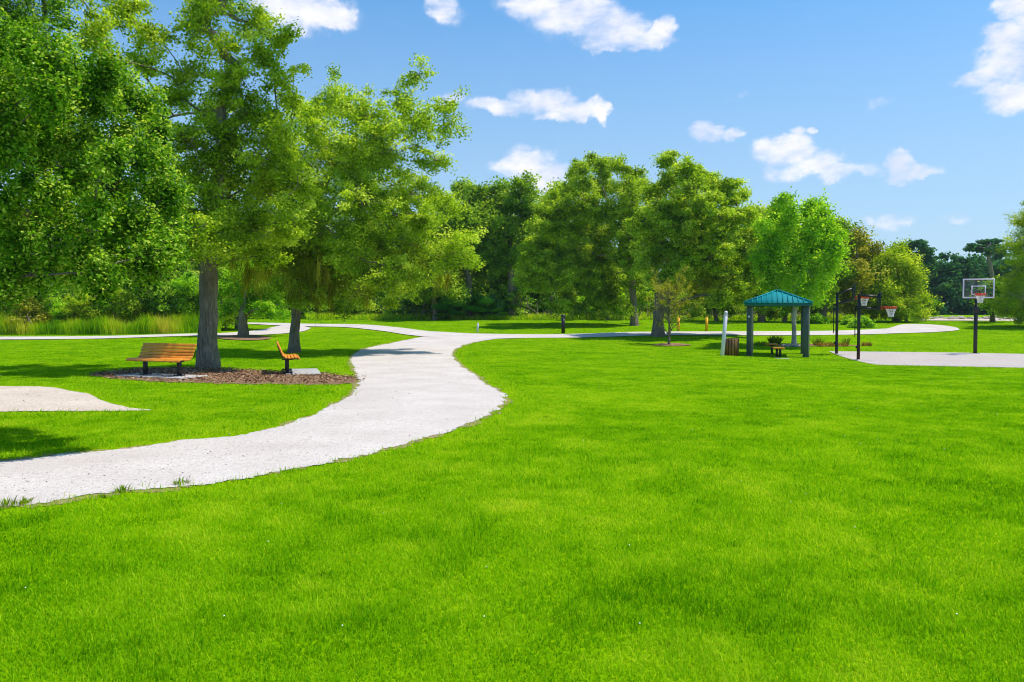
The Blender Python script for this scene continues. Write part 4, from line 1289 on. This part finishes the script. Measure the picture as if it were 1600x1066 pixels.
# ------------------------------------------------------------------ small plants
def clump_plant(name, label, base, n, h, rad, mat, wd=.012, cat='plant', group=None, lean=.7):
    root_z = base[2]
    a = rng.uniform(0, 2 * math.pi, n); q = rng.random(n) ** .5 * rad * .45
    p = np.stack([np.cos(a) * q, np.sin(a) * q, 0 * a - .01], -1)
    hh = h * rng.uniform(.4, 1, n); l = rng.uniform(0, lean, n) * rad / max(rad, h) * 1.2
    t1 = p + np.stack([np.cos(a) * l * hh * .35, np.sin(a) * l * hh * .35, hh * .6], -1)
    t2 = p + np.stack([np.cos(a) * l * hh, np.sin(a) * l * hh, hh * (1 - .25 * l)], -1)
    f = a + math.pi / 2 + rng.normal(0, .6, n)
    W_ = np.stack([np.cos(f), np.sin(f), 0 * f], -1) * (wd * rng.uniform(.6, 1.2, n))[:, None]
    V = np.stack([p - W_ * .5, p + W_ * .5, t1 + W_, t1 - W_, t2], 1)
    o = np.arange(n)[:, None] * 5
    v = np.clip(rng.normal(.45, .25, n), 0, 1)
    ob = np_mesh(name, V.reshape(-1, 3), o + np.array([[0, 1, 2, 3]]), o + np.array([[3, 2, 4]]), {'v': np.concatenate([v, v])}, mat=mat)
    ob.location = base
    tag(ob, label, cat, group)
    return ob


for (px, py, s, lab) in [(10, 793, .20, 'dusty weed at the left end of the gravel path edge'), (38, 788, .15, 'small weed on the path edge at the lower left corner'), (192, 770, .17, 'feathery weed sprouting at the near edge of the gravel path'), (284, 758, .17, 'upright weed sprig on the near edge of the path, rightmost of the weeds'),
                        (160, 777, .08, 'tiny flat weed at the near path edge')]:
    clump_plant('weed', lab, at(px, py), 60, s * .65, s * .8, L_WEED, .005, group='weeds on the path edge', lean=1.1)
clump_plant('shrub', 'low dark spiky shrub seen under the shelter roof', at(1211, 538), 200, .60, .6, L_WEED, .03, 'shrub', lean=.9)
clump_plant('weed', 'tuft of dark weeds right of the shelter', at(1278, 540), 90, .5, .5, L_WEED, .025, group='weeds beyond the court')
clump_plant('weed', 'single tall weed between the two basketball posts', at(1322, 539), 60, .5, .35, L_WEED, .025, group='weeds beyond the court')
clump_plant('weed', 'brown dry weed tuft left of the far basketball post', at(1290, 541), 150, .3, 1.2, L_DRY, .025, group='weeds beyond the court')
clump_plant('weed', 'brown dry weed tuft right of the near basketball post', at(1354, 540.5), 110, .28, .6, L_DRY, .025, group='weeds beyond the court')
clump_plant('weed', 'brown dry weeds between the two basketball posts', at(1312, 541), 130, .25, 1.0, L_DRY, .025, group='weeds beyond the court')
clump_plant('weed', 'low dark weeds left of the spiky shrub', at(1190, 540), 120, .3, .9, L_WEED, .025, group='weeds beyond the court')
for (px, py, s, lab) in [(1330, 508, .9, 'light green leafy clump behind the near basketball post'), (1345, 512, .8, 'fresh green bush on the bank edge right of the near basketball post'), (1272, 506, .8, 'fresh green bush right of the shelter at the wood edge')]:
    shrub((px, py), [(px, py - 8, 9), (px - 10, py - 5, 7), (px + 11, py - 5, 8)], L_FRESH, lab, 3200, .14, group=None, spray=.3, dj=.4)


# ------------------------------------------------------------------ rocks
def rock(base, s, label, group, mat=None):
    import bmesh
    bm = bmesh.new()
    bmesh.ops.create_icosphere(bm, subdivisions=2, radius=1)
    k = rng.uniform(.7, 1.3, 3)
    ph = rng.uniform(0, 6, 6)
    for v in bm.verts:
        c = v.co
        f = 1 + .16 * math.sin(3 * c.x + ph[0]) + .14 * math.sin(4 * c.y + ph[1]) + .12 * math.sin(5 * c.z + ph[2]) + random.uniform(-.05, .05)
        v.co = Vector((c.x * f * k[0], c.y * f * k[1], max(-.3, c.z * f * k[2] * .7)))
    me = D.meshes.new('rock'); bm.to_mesh(me); bm.free()
    me.materials.append(mat or MT['rock'])
    o = D.objects.new('rock', me); col.objects.link(o)
    o.location = base; o.scale = (s, s, s); o.rotation_euler = (0, 0, rng.uniform(0, 6))
    return tag(o, label, 'rock', group)


b0_ = at(1500, 500.0)
for i in range(46):
    px = 1446 + i * 2.9 + random.uniform(-1.5, 1.5)
    Y = 71 + random.uniform(-1.5, 4)
    X = (px - 800) / F * Y
    rock((X, Y, float(tz(X, Y)) + .05), random.uniform(.13, .3), 'pale rock in the long bank of rubble below the far wood on the right', 'rubble rocks below the far wood')
for i, (px, s, lab) in enumerate([(1226, .16, 'small pale rock at the left of the pale trunk'), (1231, .13, 'grey rock left of the pale trunk foot'), (1236, .15, 'tan rock in front of the pale trunk'), (1244, .15, 'yellowish rock right in front of the pale trunk'), (1249, .17, 'whitish rock right of the pale trunk by the shelter post')]):
    p = at(px, 541.5 + (i % 2)); rock((p.x, p.y, p.z + .03), s, lab, 'rocks round the pale trunk')

ribbon('sandy_bank', [(1440, 498.2), (1500, 497.4), (1560, 497.2), (1620, 497)], [(1440, 501.5), (1500, 501.8), (1560, 502.2), (1620, 503)], 60, 4, .03, MT['sand'], .1)


# ------------------------------------------------------------------ benches
def rotm(axis, a):
    return Matrix.Rotation(a, 3, axis)


def bench(L=1.95):
    root = empty('park_bench', (0, 0, 0))
    # side profile: seat front -> curve -> top of back (faces local -Y)
    prof = np.array([(-.30, .385), (-.275, .425), (-.19, .44), (-.10, .432), (-.01, .425), (.07, .437), (.135, .485), (.175, .555), (.205, .63), (.235, .705), (.268, .78), (.30, .85)])
    d = np.concatenate([[0], np.cumsum(np.linalg.norm(np.diff(prof, axis=0), axis=1))])
    ns = 10
    cs = np.linspace(.035, d[-1] - .04, ns)
    seat = MB(); back = MB()
    for i, s in enumerate(cs):
        y = np.interp(s, d, prof[:, 0]); z = np.interp(s, d, prof[:, 1])
        y2 = np.interp(s + .03, d, prof[:, 0]) - np.interp(s - .03, d, prof[:, 0]); z2 = np.interp(s + .03, d, prof[:, 1]) - np.interp(s - .03, d, prof[:, 1])
        a = math.atan2(z2, y2)
        (seat if i < 5 else back).box((0, y, z), (L, .072, .040), rotm('X', a), .006)
    seat.build('seat', MT['bench_wood'], root); back.build('backrest', MT['bench_wood'], root)
    for sx in (-1, 1):
        br = MB()
        P = np.stack([np.full(len(prof), sx * L * .32), prof[:, 0] + .02 * np.clip((prof[:, 1] - .43) * 5, 0, 1), prof[:, 1] - .045 * (1 - np.clip((prof[:, 1] - .45) * 4, 0, .7))], -1)
        br.tube(P[1:-1], .022, 6)
        br.build('bracket', MT['black'], root)
        lg = MB()
        lg.box((sx * L * .32, .03, .21), (.09, .10, .42), None, .01)
        lg.box((sx * L * .32, .03, .425 - .05), (.07, .30, .03), None, .005)
        lg.box((sx * L * .32, .03, .012), (.20, .26, .024), None, .005)
        for bx in (-.07, .07):
            for by in (-.07, .13): lg.tube([(sx * L * .32 + bx, by, .02), (sx * L * .32 + bx, by, .045)], .012, 6)
        lg.build('leg', MT['black'], root)
    return root


def slab(c, rz, sx, sy, label):
    mb = MB()
    mb.box((0, 0, 0), (sx, sy, .14), None, .012)
    o = mb.build('concrete_slab', MT['concrete'])
    o.location = (c[0], c[1], c[2] + .0); o.rotation_euler = (0, 0, rz)
    return tag(o, label, 'concrete slab')


p = at(252, 590.5)
yaw1 = R(-24)
slab(p + Vector((0, 0, 0)), yaw1, 2.4, .95, 'pale concrete slab under the bench left of the big oak')
b1 = bench()
b1.location = p + Vector((-.02, .05, .07)); b1.rotation_euler = (0, 0, yaw1)
tag(b1, 'orange brown slatted bench left of the big oak trunk, seen from the front', 'bench', 'park benches under the oaks')
p = at(457, 586)
yaw2 = R(90 + 16.5)
slab(p + Vector((.12, .60, 0)), yaw2, 2.1, .95, 'concrete slab under the bench seen from its end')
b2 = copy_tree(b1)
b2.location = p + Vector((-.25, .45, .072)); b2.rotation_euler = (0, 0, yaw2)
tag(b2, 'orange brown slatted bench seen end on, right of the big oak trunk', 'bench', 'park benches under the oaks')

# ------------------------------------------------------------------ shelter
def shelter():
    c = at(1213.5, 554.5)
    yaw = R(-17.5)
    root = empty('shelter', c, yaw, 'small open shelter with teal ribbed metal hip roof on four grey green posts', 'shelter')
    hw, hd = 1.24, 1.22
    EH = 2.31
    for (sx, sy) in ((-1, -1), (1, -1), (1, 1), (-1, 1)):
        p_ = MB()
        p_.box((sx * hw, sy * hd, EH / 2 - .1), (.24, .18, EH + .2), None, .008)
        po = p_.build('post', MT['post_green'], root)
        e_ = MB()
        e_.box((sx * hw + .125, sy * hd, EH / 2 - .1), (.06, .20, EH + .198), None, .006)
        e_.build('post_edge', MT['post_tan'], po)
        if sx == -1 and sy == -1:
            s_ = MB(); s_.box((sx * hw - .01, sy * hd - .09, 1.82), (.09, .03, .09), None, .01); s_.build('plate', MT['white'], po)
        f_ = MB(); f_.box((sx * hw, sy * hd, .02), (.32, .30, .04), None, .006); f_.build('base_plate', MT['post_green'], po)
    ow, od = 1.43, 1.41
    fa = MB()
    for sy in (-1, 1): fa.box((0, sy * od, EH + .07), (2 * ow + .06, .04, .15), None, .006)
    for sx in (-1, 1): fa.box((sx * ow, 0, EH + .068), (.04, 2 * od - .044, .146), None, .006)
    fa.build('fascia', MT['teal_dark'], root)
    bm_ = MB()
    for sy in (-1, 1): bm_.box((0, sy * hd, EH + .055), (2 * ow - .06, .12, .10), None, .006)
    for sx in (-1, 1): bm_.box((sx * hw, 0, EH + .053), (.12, 2 * hd - .13, .096), None, .006)
    bm_.build('beam', MT['post_green'], root)
    z0, z1 = EH + .15, EH + .72
    rf = MB()
    ridge = .06
    E = 1.49
    top = [(-ridge, -ridge, z1), (ridge, -ridge, z1), (ridge, ridge, z1), (-ridge, ridge, z1)]
    bot = [(-E, -E, z0), (E, -E, z0), (E, E, z0), (-E, E, z0)]
    und = [(x, y, z - .03) for (x, y, z) in bot]
    rf.add(bot + top + und, [(0, 1, 5, 4), (1, 2, 6, 5), (2, 3, 7, 6), (3, 0, 4, 7), (4, 5, 6, 7), (8, 9, 1, 0), (9, 10, 2, 1), (10, 11, 3, 2), (11, 8, 0, 3), (11, 10, 9, 8)])
    roof = rf.build('roof', MT['teal'], root)
    # standing ribs on each side, running up the slope
    rb = MB()
    for side in range(4):
        a = side * math.pi / 2
        ca, sa = math.cos(a), math.sin(a)
        for k in range(-6, 7):
            x0 = k * .225
            t = 1 - max(abs(x0) - ridge, 0) / (E - ridge)
            t = min(t, 1)
            p0 = np.array([x0, -E - .002, z0 + .022]); p1 = np.array([x0, -E + (E - ridge) * t, z0 + (z1 - z0) * t + .022])
            pts = []
            for q in (p0, p1): pts.append([q[0] * ca - q[1] * sa, q[0] * sa + q[1] * ca, q[2]])
            if np.linalg.norm(p1 - p0) > .1: rb.tube(pts, .026, 4)
    rb.build('rib', MT['teal'], roof)
    hc = MB()
    for (sx, sy) in ((-1, -1), (1, -1), (1, 1), (-1, 1)):
        hc.tube([(sx * E, sy * E, z0 + .015), (sx * ridge, sy * ridge, z1 + .02)], .05, 6)
    hc.box((0, 0, z1 + .03), (.26, .26, .07), None, .01)
    hc.build('hip_cap', MT['teal'], roof)
    return root, c, yaw


sh, shc, shy = shelter()

# two backless benches under the roof, seen end on
def flat_bench(px, py, h, wd, label, legs):
    p = at(px, py)
    root = empty('backless_bench', p, R(-14), label, 'bench', 'backless benches under the shelter')
    t = MB()
    for k in range(4): t.box((-wd / 2 + wd / 8 + k * wd / 4, .5, h - .03), (wd / 4 - .012, 1.3, .05), None, .006)
    t.build('seat', MT['bench_wood'], root)
    for (yy, xx) in legs:
        l = MB(); l.box((xx, yy, (h - .05) / 2), (.055, .055, h - .055), None, .004); l.box((xx, yy, .01), (.12, .12, .02)); l.build('leg', MT['black'], root)
    b_ = MB(); b_.box((0, .5, h - .072), (wd * .8, .9, .03), None, .004); b_.build('frame', MT['black'], root)


flat_bench(1217, 559, .46, .50, 'nearer yellow brown backless bench under the shelter', [(.15, -.05), (.15, .09), (.85, -.05), (.85, .09)])
flat_bench(1206.5, 554.5, .52, .50, 'farther reddish brown backless bench under the shelter', [(.15, .02), (.9, .02)])
p = at(1222, 560.5)
mb = MB(); mb.box((0, 0, -.01), (.6, .3, .06), None, .01)
o = mb.build('concrete_slab', MT['concrete']); o.location = p; o.rotation_euler = (0, 0, R(-14)); tag(o, 'small concrete pad showing in the grass beside the backless benches', 'concrete slab')

# ------------------------------------------------------------------ litter bin with wooden slats
p = at(1144.5, 556)
root = empty('litter_bin', p + Vector((0, .3, 0)), 0, 'round litter bin clad in brown wooden slats, left of the shelter', 'litter bin')
k = 17
lin = MB(); lin.tube([(0, 0, .04), (0, 0, .74)], [.31, .33], 24); lin.build('liner', MT['black'], root, smooth=False)
sl = MB()
for i in range(k):
    a = i / k * 2 * math.pi
    m_ = Matrix.Rotation(a, 3, 'Z')
    c = m_ @ Vector((0, -.355, .40))
    sl.box(c, (.108, .025, .78), m_, .006)
sl.build('slat', MT['slat_wood'], root)
rg = MB()
for zz in (.12, .70):
    rg = MB()
    th = np.linspace(0, 2 * math.pi, 33); rg.tube(np.stack([.338 * np.cos(th), .338 * np.sin(th), np.full(33, zz)], -1), .012, 5, cap=False); rg.build('band', MT['black'], root)
th = np.linspace(0, 2 * math.pi, 33)
rm = MB(); rm.tube(np.stack([.335 * np.cos(th), .335 * np.sin(th), np.full(33, .765)], -1), .02, 6, cap=False); rm.build('rim', MT['black'], root)

# leaning white post with ball cap
p = at(1129.5, 556)
root = empty('white_post', p + Vector((0, .1, 0)), 0, 'leaning white square post with a ball cap, beside the litter bin', 'post')
root.rotation_euler = (R(1), R(4.2), R(12))
m1 = MB(); m1.box((0, 0, .92), (.135, .135, 1.84), None, .01); m1.build('shaft', MT['white'], root)
m2 = MB(); m2.box((0, 0, 1.86), (.165, .165, .05), None, .01)
th = np.linspace(-1.2, math.pi / 2, 9)
m2.tube(np.stack([0 * th, 0 * th, 1.97 + .085 * np.sin(th)], -1), np.maximum(.085 * np.cos(th), .004), 14)
m2.build('cap', MT['white'], root, smooth=True)

# bollards and marker
p = at(880, 521)
root = empty('bollard', p, 0, 'black cylindrical bollard with a cap beside the far path', 'bollard')
m1 = MB(); m1.tube([(0, 0, -.05), (0, 0, 1.0)], .12, 16); m1.build('shaft', MT['black'], root)
m1 = MB(); m1.tube([(0, 0, 1.02), (0, 0, 1.12), (0, 0, 1.19), (0, 0, 1.22)], [.15, .15, .10, .03], 16); m1.build('cap', MT['black'], root)
m1 = MB(); m1.tube([(0, 0, 1.0), (0, 0, 1.03)], .09, 12); m1.build('lens', MT['white'], root)
for (px, lab) in ((1060, 'left of the two yellow bollards beyond the far path'), (1104, 'right of the two yellow bollards beyond the far path')):
    p = at(px, 517)
    root = empty('bollard', p, 0, lab, 'bollard', 'yellow bollards by the path')
    m1 = MB(); m1.tube([(0, 0, -.05), (0, 0, .86)], .095, 14); m1.build('shaft', MT['yellow'], root)
    m1 = MB(); m1.tube([(0, 0, .861), (0, 0, .90), (0, 0, .925), (0, 0, .935)], [.098, .085, .05, .01], 14); m1.build('cap', MT['yellow'], root, smooth=True)
p = at(746, 519)
root = empty('marker_post', p, 0, 'short white marker post in the grass beyond the path junction', 'post')
root.rotation_euler = (0, R(4), 0)
m1 = MB(); m1.box((0, 0, .26), (.12, .12, .58), None, .01); m1.build('shaft', MT['white'], root)
m1 = MB(); m1.box((0, 0, .575), (.13, .13, .04), None, .012, .7); m1.build('cap', MT['white'], root)


# ------------------------------------------------------------------ basketball hoops
def rim_net(root, c, facing, rr=.225, rim_mat='red', netlen=.42):
    """rim centre c, facing unit vector (local) from the board"""
    th = np.linspace(0, 2 * math.pi, 29)
    r_ = MB()
    r_.tube(np.stack([c[0] + rr * np.cos(th), c[1] + rr * np.sin(th), np.full(29, c[2])], -1), .016, 6, cap=False)
    f = np.array(facing)
    s_ = np.array([-f[1], f[0], 0])
    cc = np.array(c)
    bk = cc - f * (rr + .14)
    for k in (-1, 1):
        r_.tube([bk + s_ * .06 * k, cc - f * rr * .8 + s_ * k * rr * .6], .014, 6)
        r_.tube([bk + s_ * .06 * k - [0, 0, .11], cc - f * rr * .8 + s_ * k * rr * .6 - [0, 0, .01]], .012, 6)
    ang = math.atan2(f[1], f[0])
    r_.box(bk - [0, 0, .04], (.03, .17, .16), Matrix.Rotation(ang, 3, 'Z'), .004)
    rim = r_.build('rim', MT[rim_mat], root)
    n_ = MB(); nt_ = MB()
    K = 14
    levels = [(0, rr), (.07, rr * .92), (.17, rr * .72), (.30, rr * .52), (netlen, rr * .46)]
    for i in range(K):
        for sgn in (-1, 1):
            P = []
            for j, (dz, r2) in enumerate(levels):
                a = (i + sgn * j * .5) / K * 2 * math.pi
                P.append((c[0] + r2 * math.cos(a), c[1] + r2 * math.sin(a), c[2] - .01 - dz))
            n_.tube(P[1:], .011, 4, cap=False); nt_.tube(P[:2], .014, 4, cap=False)
    nn_ = n_.build('net', MT['net'], root); nt_.build('net_top', MT[rim_mat], nn_)


def adj_hoop(px, py, label, H, arm_rise, board_b, armlen, yaw, red_base, rod):
    p = at(px, py)
    root = empty('basketball_hoop', p, yaw, label, 'basketball hoop', 'side court basketball hoops')
    # local +X is the playing direction
    m = MB(); m.box((0, 0, H / 2 - .05), (.125, .125, H + .1), None, .008)
    m.box((0, 0, H + .015), (.14, .14, .03), None, .006)
    m.build('post', MT['black'], root)
    m = MB(); m.box((0, 0, .30), (.132, .132, .72), None, .006); m.build('sleeve', MT['rust'] if red_base else MT['black'], root)
    bh = .75
    bz = board_b
    za, zb = H - .04, H - .56
    for (zs) in (za, zb):
        m = MB()
        for sy in (-.075, .075):
            m.tube([(-.04 if zs == za else -.16, sy, zs), (armlen, sy, zs + arm_rise)], .052, 6)
        m.build('arm', MT['black'], root)
    # backboard (clear, black framed) seen from its edge
    bd = MB(); bd.box((armlen + .075, 0, bz + bh / 2), (.012, 1.10, bh - .05)); bo = bd.build('backboard', MT['glass'], root)
    fr = MB()
    for sy in (-1, 1): fr.box((armlen + .075, sy * .56, bz + bh / 2), (.07, .05, bh), None, .006)
    for zz in (bz + .025, bz + bh - .025): fr.box((armlen + .075, 0, zz), (.068, 1.068, .05), None, .006)
    fr.build('board_frame', MT['black'], root)
    br = MB(); br.box((armlen + .0, 0, (za + zb) / 2 + arm_rise), (.05, .16, bh), None, .005); br.build('bracket', MT['black'], root)
    rz_ = bz + .13
    rim_net(root, (armlen + .12 + .16 + .225, 0, rz_), (1, 0, 0))
    # crank rod behind the post
    m = MB()
    m.tube([(-.15, 0, zb + .02), (-.15, 0, rod)], .022, 6)
    m.tube([(-.15, 0, rod + .12), (0, 0, rod + .12)], .016, 6)
    m.tube([(-.16, 0, zb), (-.05, 0, zb)], .03, 6)
    m.build('crank_rod', MT['black'], root)
    m = MB(); m.box((-.085, 0, .55), (.06, .06, .10), None, .006); m.build('crank_box', MT['black'], root)
    return root


yh = R(-24)
adj_hoop(1341, 562.5, 'nearer black basketball hoop with level arms and orange rim, board edge on', 2.83, -.05, 2.16, .74, yh, True, 1.0)
adj_hoop(1307, 553.5, 'farther black basketball hoop with arms raised towards its board, beside the shelter', 2.93, .26, 2.63, .68, yh, False, 1.0)

# main hoop on the far side of the court
p = at(1523.5, 553)
yaw = R(-20)
root = empty('basketball_hoop', p, yaw, 'basketball hoop with white framed clear backboard facing the camera', 'basketball hoop')
m = MB(); m.box((0, 0, 1.0), (.15, .15, 2.1), None, .01); m.tube([(0, 0, 2.0), (0, 0, 2.75)], .055, 10); m.build('post', MT['black'], root)
m = MB(); m.box((0, 0, 2.15), (.20, .20, .34), None, .02); m.build('collar', MT['black'], root)
m = MB(); m.box((0, 0, .02), (.34, .34, .04), None, .006); m.build('base_plate', MT['black'], root)
AL = -.48
for zz in (2.66, 2.98):
    m = MB()
    for sx in (-.1, .1): m.tube([(sx, 0, zz - .1), (sx, AL, zz + .05)], .028, 6)
    m.build('arm', MT['black'], root)
m = MB(); m.tube([(0, 0, 2.7), (0, 0, 2.95)], .055, 10); m.build('post_top', MT['black'], root)
BW, BH, BZ = 1.33, .93, 2.68
bd = MB(); bd.box((0, AL - .04, BZ + BH / 2), (BW - .05, .012, BH - .05)); bo = bd.build('backboard', MT['glass'], root)
fr = MB()
for sx in (-1, 1): fr.box((sx * (BW / 2 - .028), AL - .04, BZ + BH / 2), (.056, .05, BH), None, .006)
for zz in (BZ + .028, BZ + BH - .028): fr.box((0, AL - .04, zz), (BW - .115, .048, .056), None, .006)
fr.build('board_frame', MT['white'], root)
sq = MB()
for sx in (-1, 1): sq.box((sx * .28, AL - .05, BZ + .38), (.05, .01, .44))
for zz in (BZ + .185, BZ + .575): sq.box((0, AL - .05, zz), (.508, .01, .05))
sq.build('target_square', MT['white'], bo)
rim_net(root, (0, AL - .09 - .16 - .225, BZ + .20), (0, -1, 0))

# ------------------------------------------------------------------ thin summer haze
hz = MB(); hz.box((0, 60, 11.5), (420, 260, 27))
hm, hnt = new_mat('haze')
_pv = N(hnt, 'ShaderNodeVolumePrincipled')
_pv.inputs['Color'].default_value = (.72, .86, 1, 1); _pv.inputs['Density'].default_value = .00018; _pv.inputs['Anisotropy'].default_value = .2
_o = N(hnt, 'ShaderNodeOutputMaterial'); hnt.links.new(_pv.outputs[0], _o.inputs['Volume'])
tag(hz.build('haze', hm), kind='stuff')
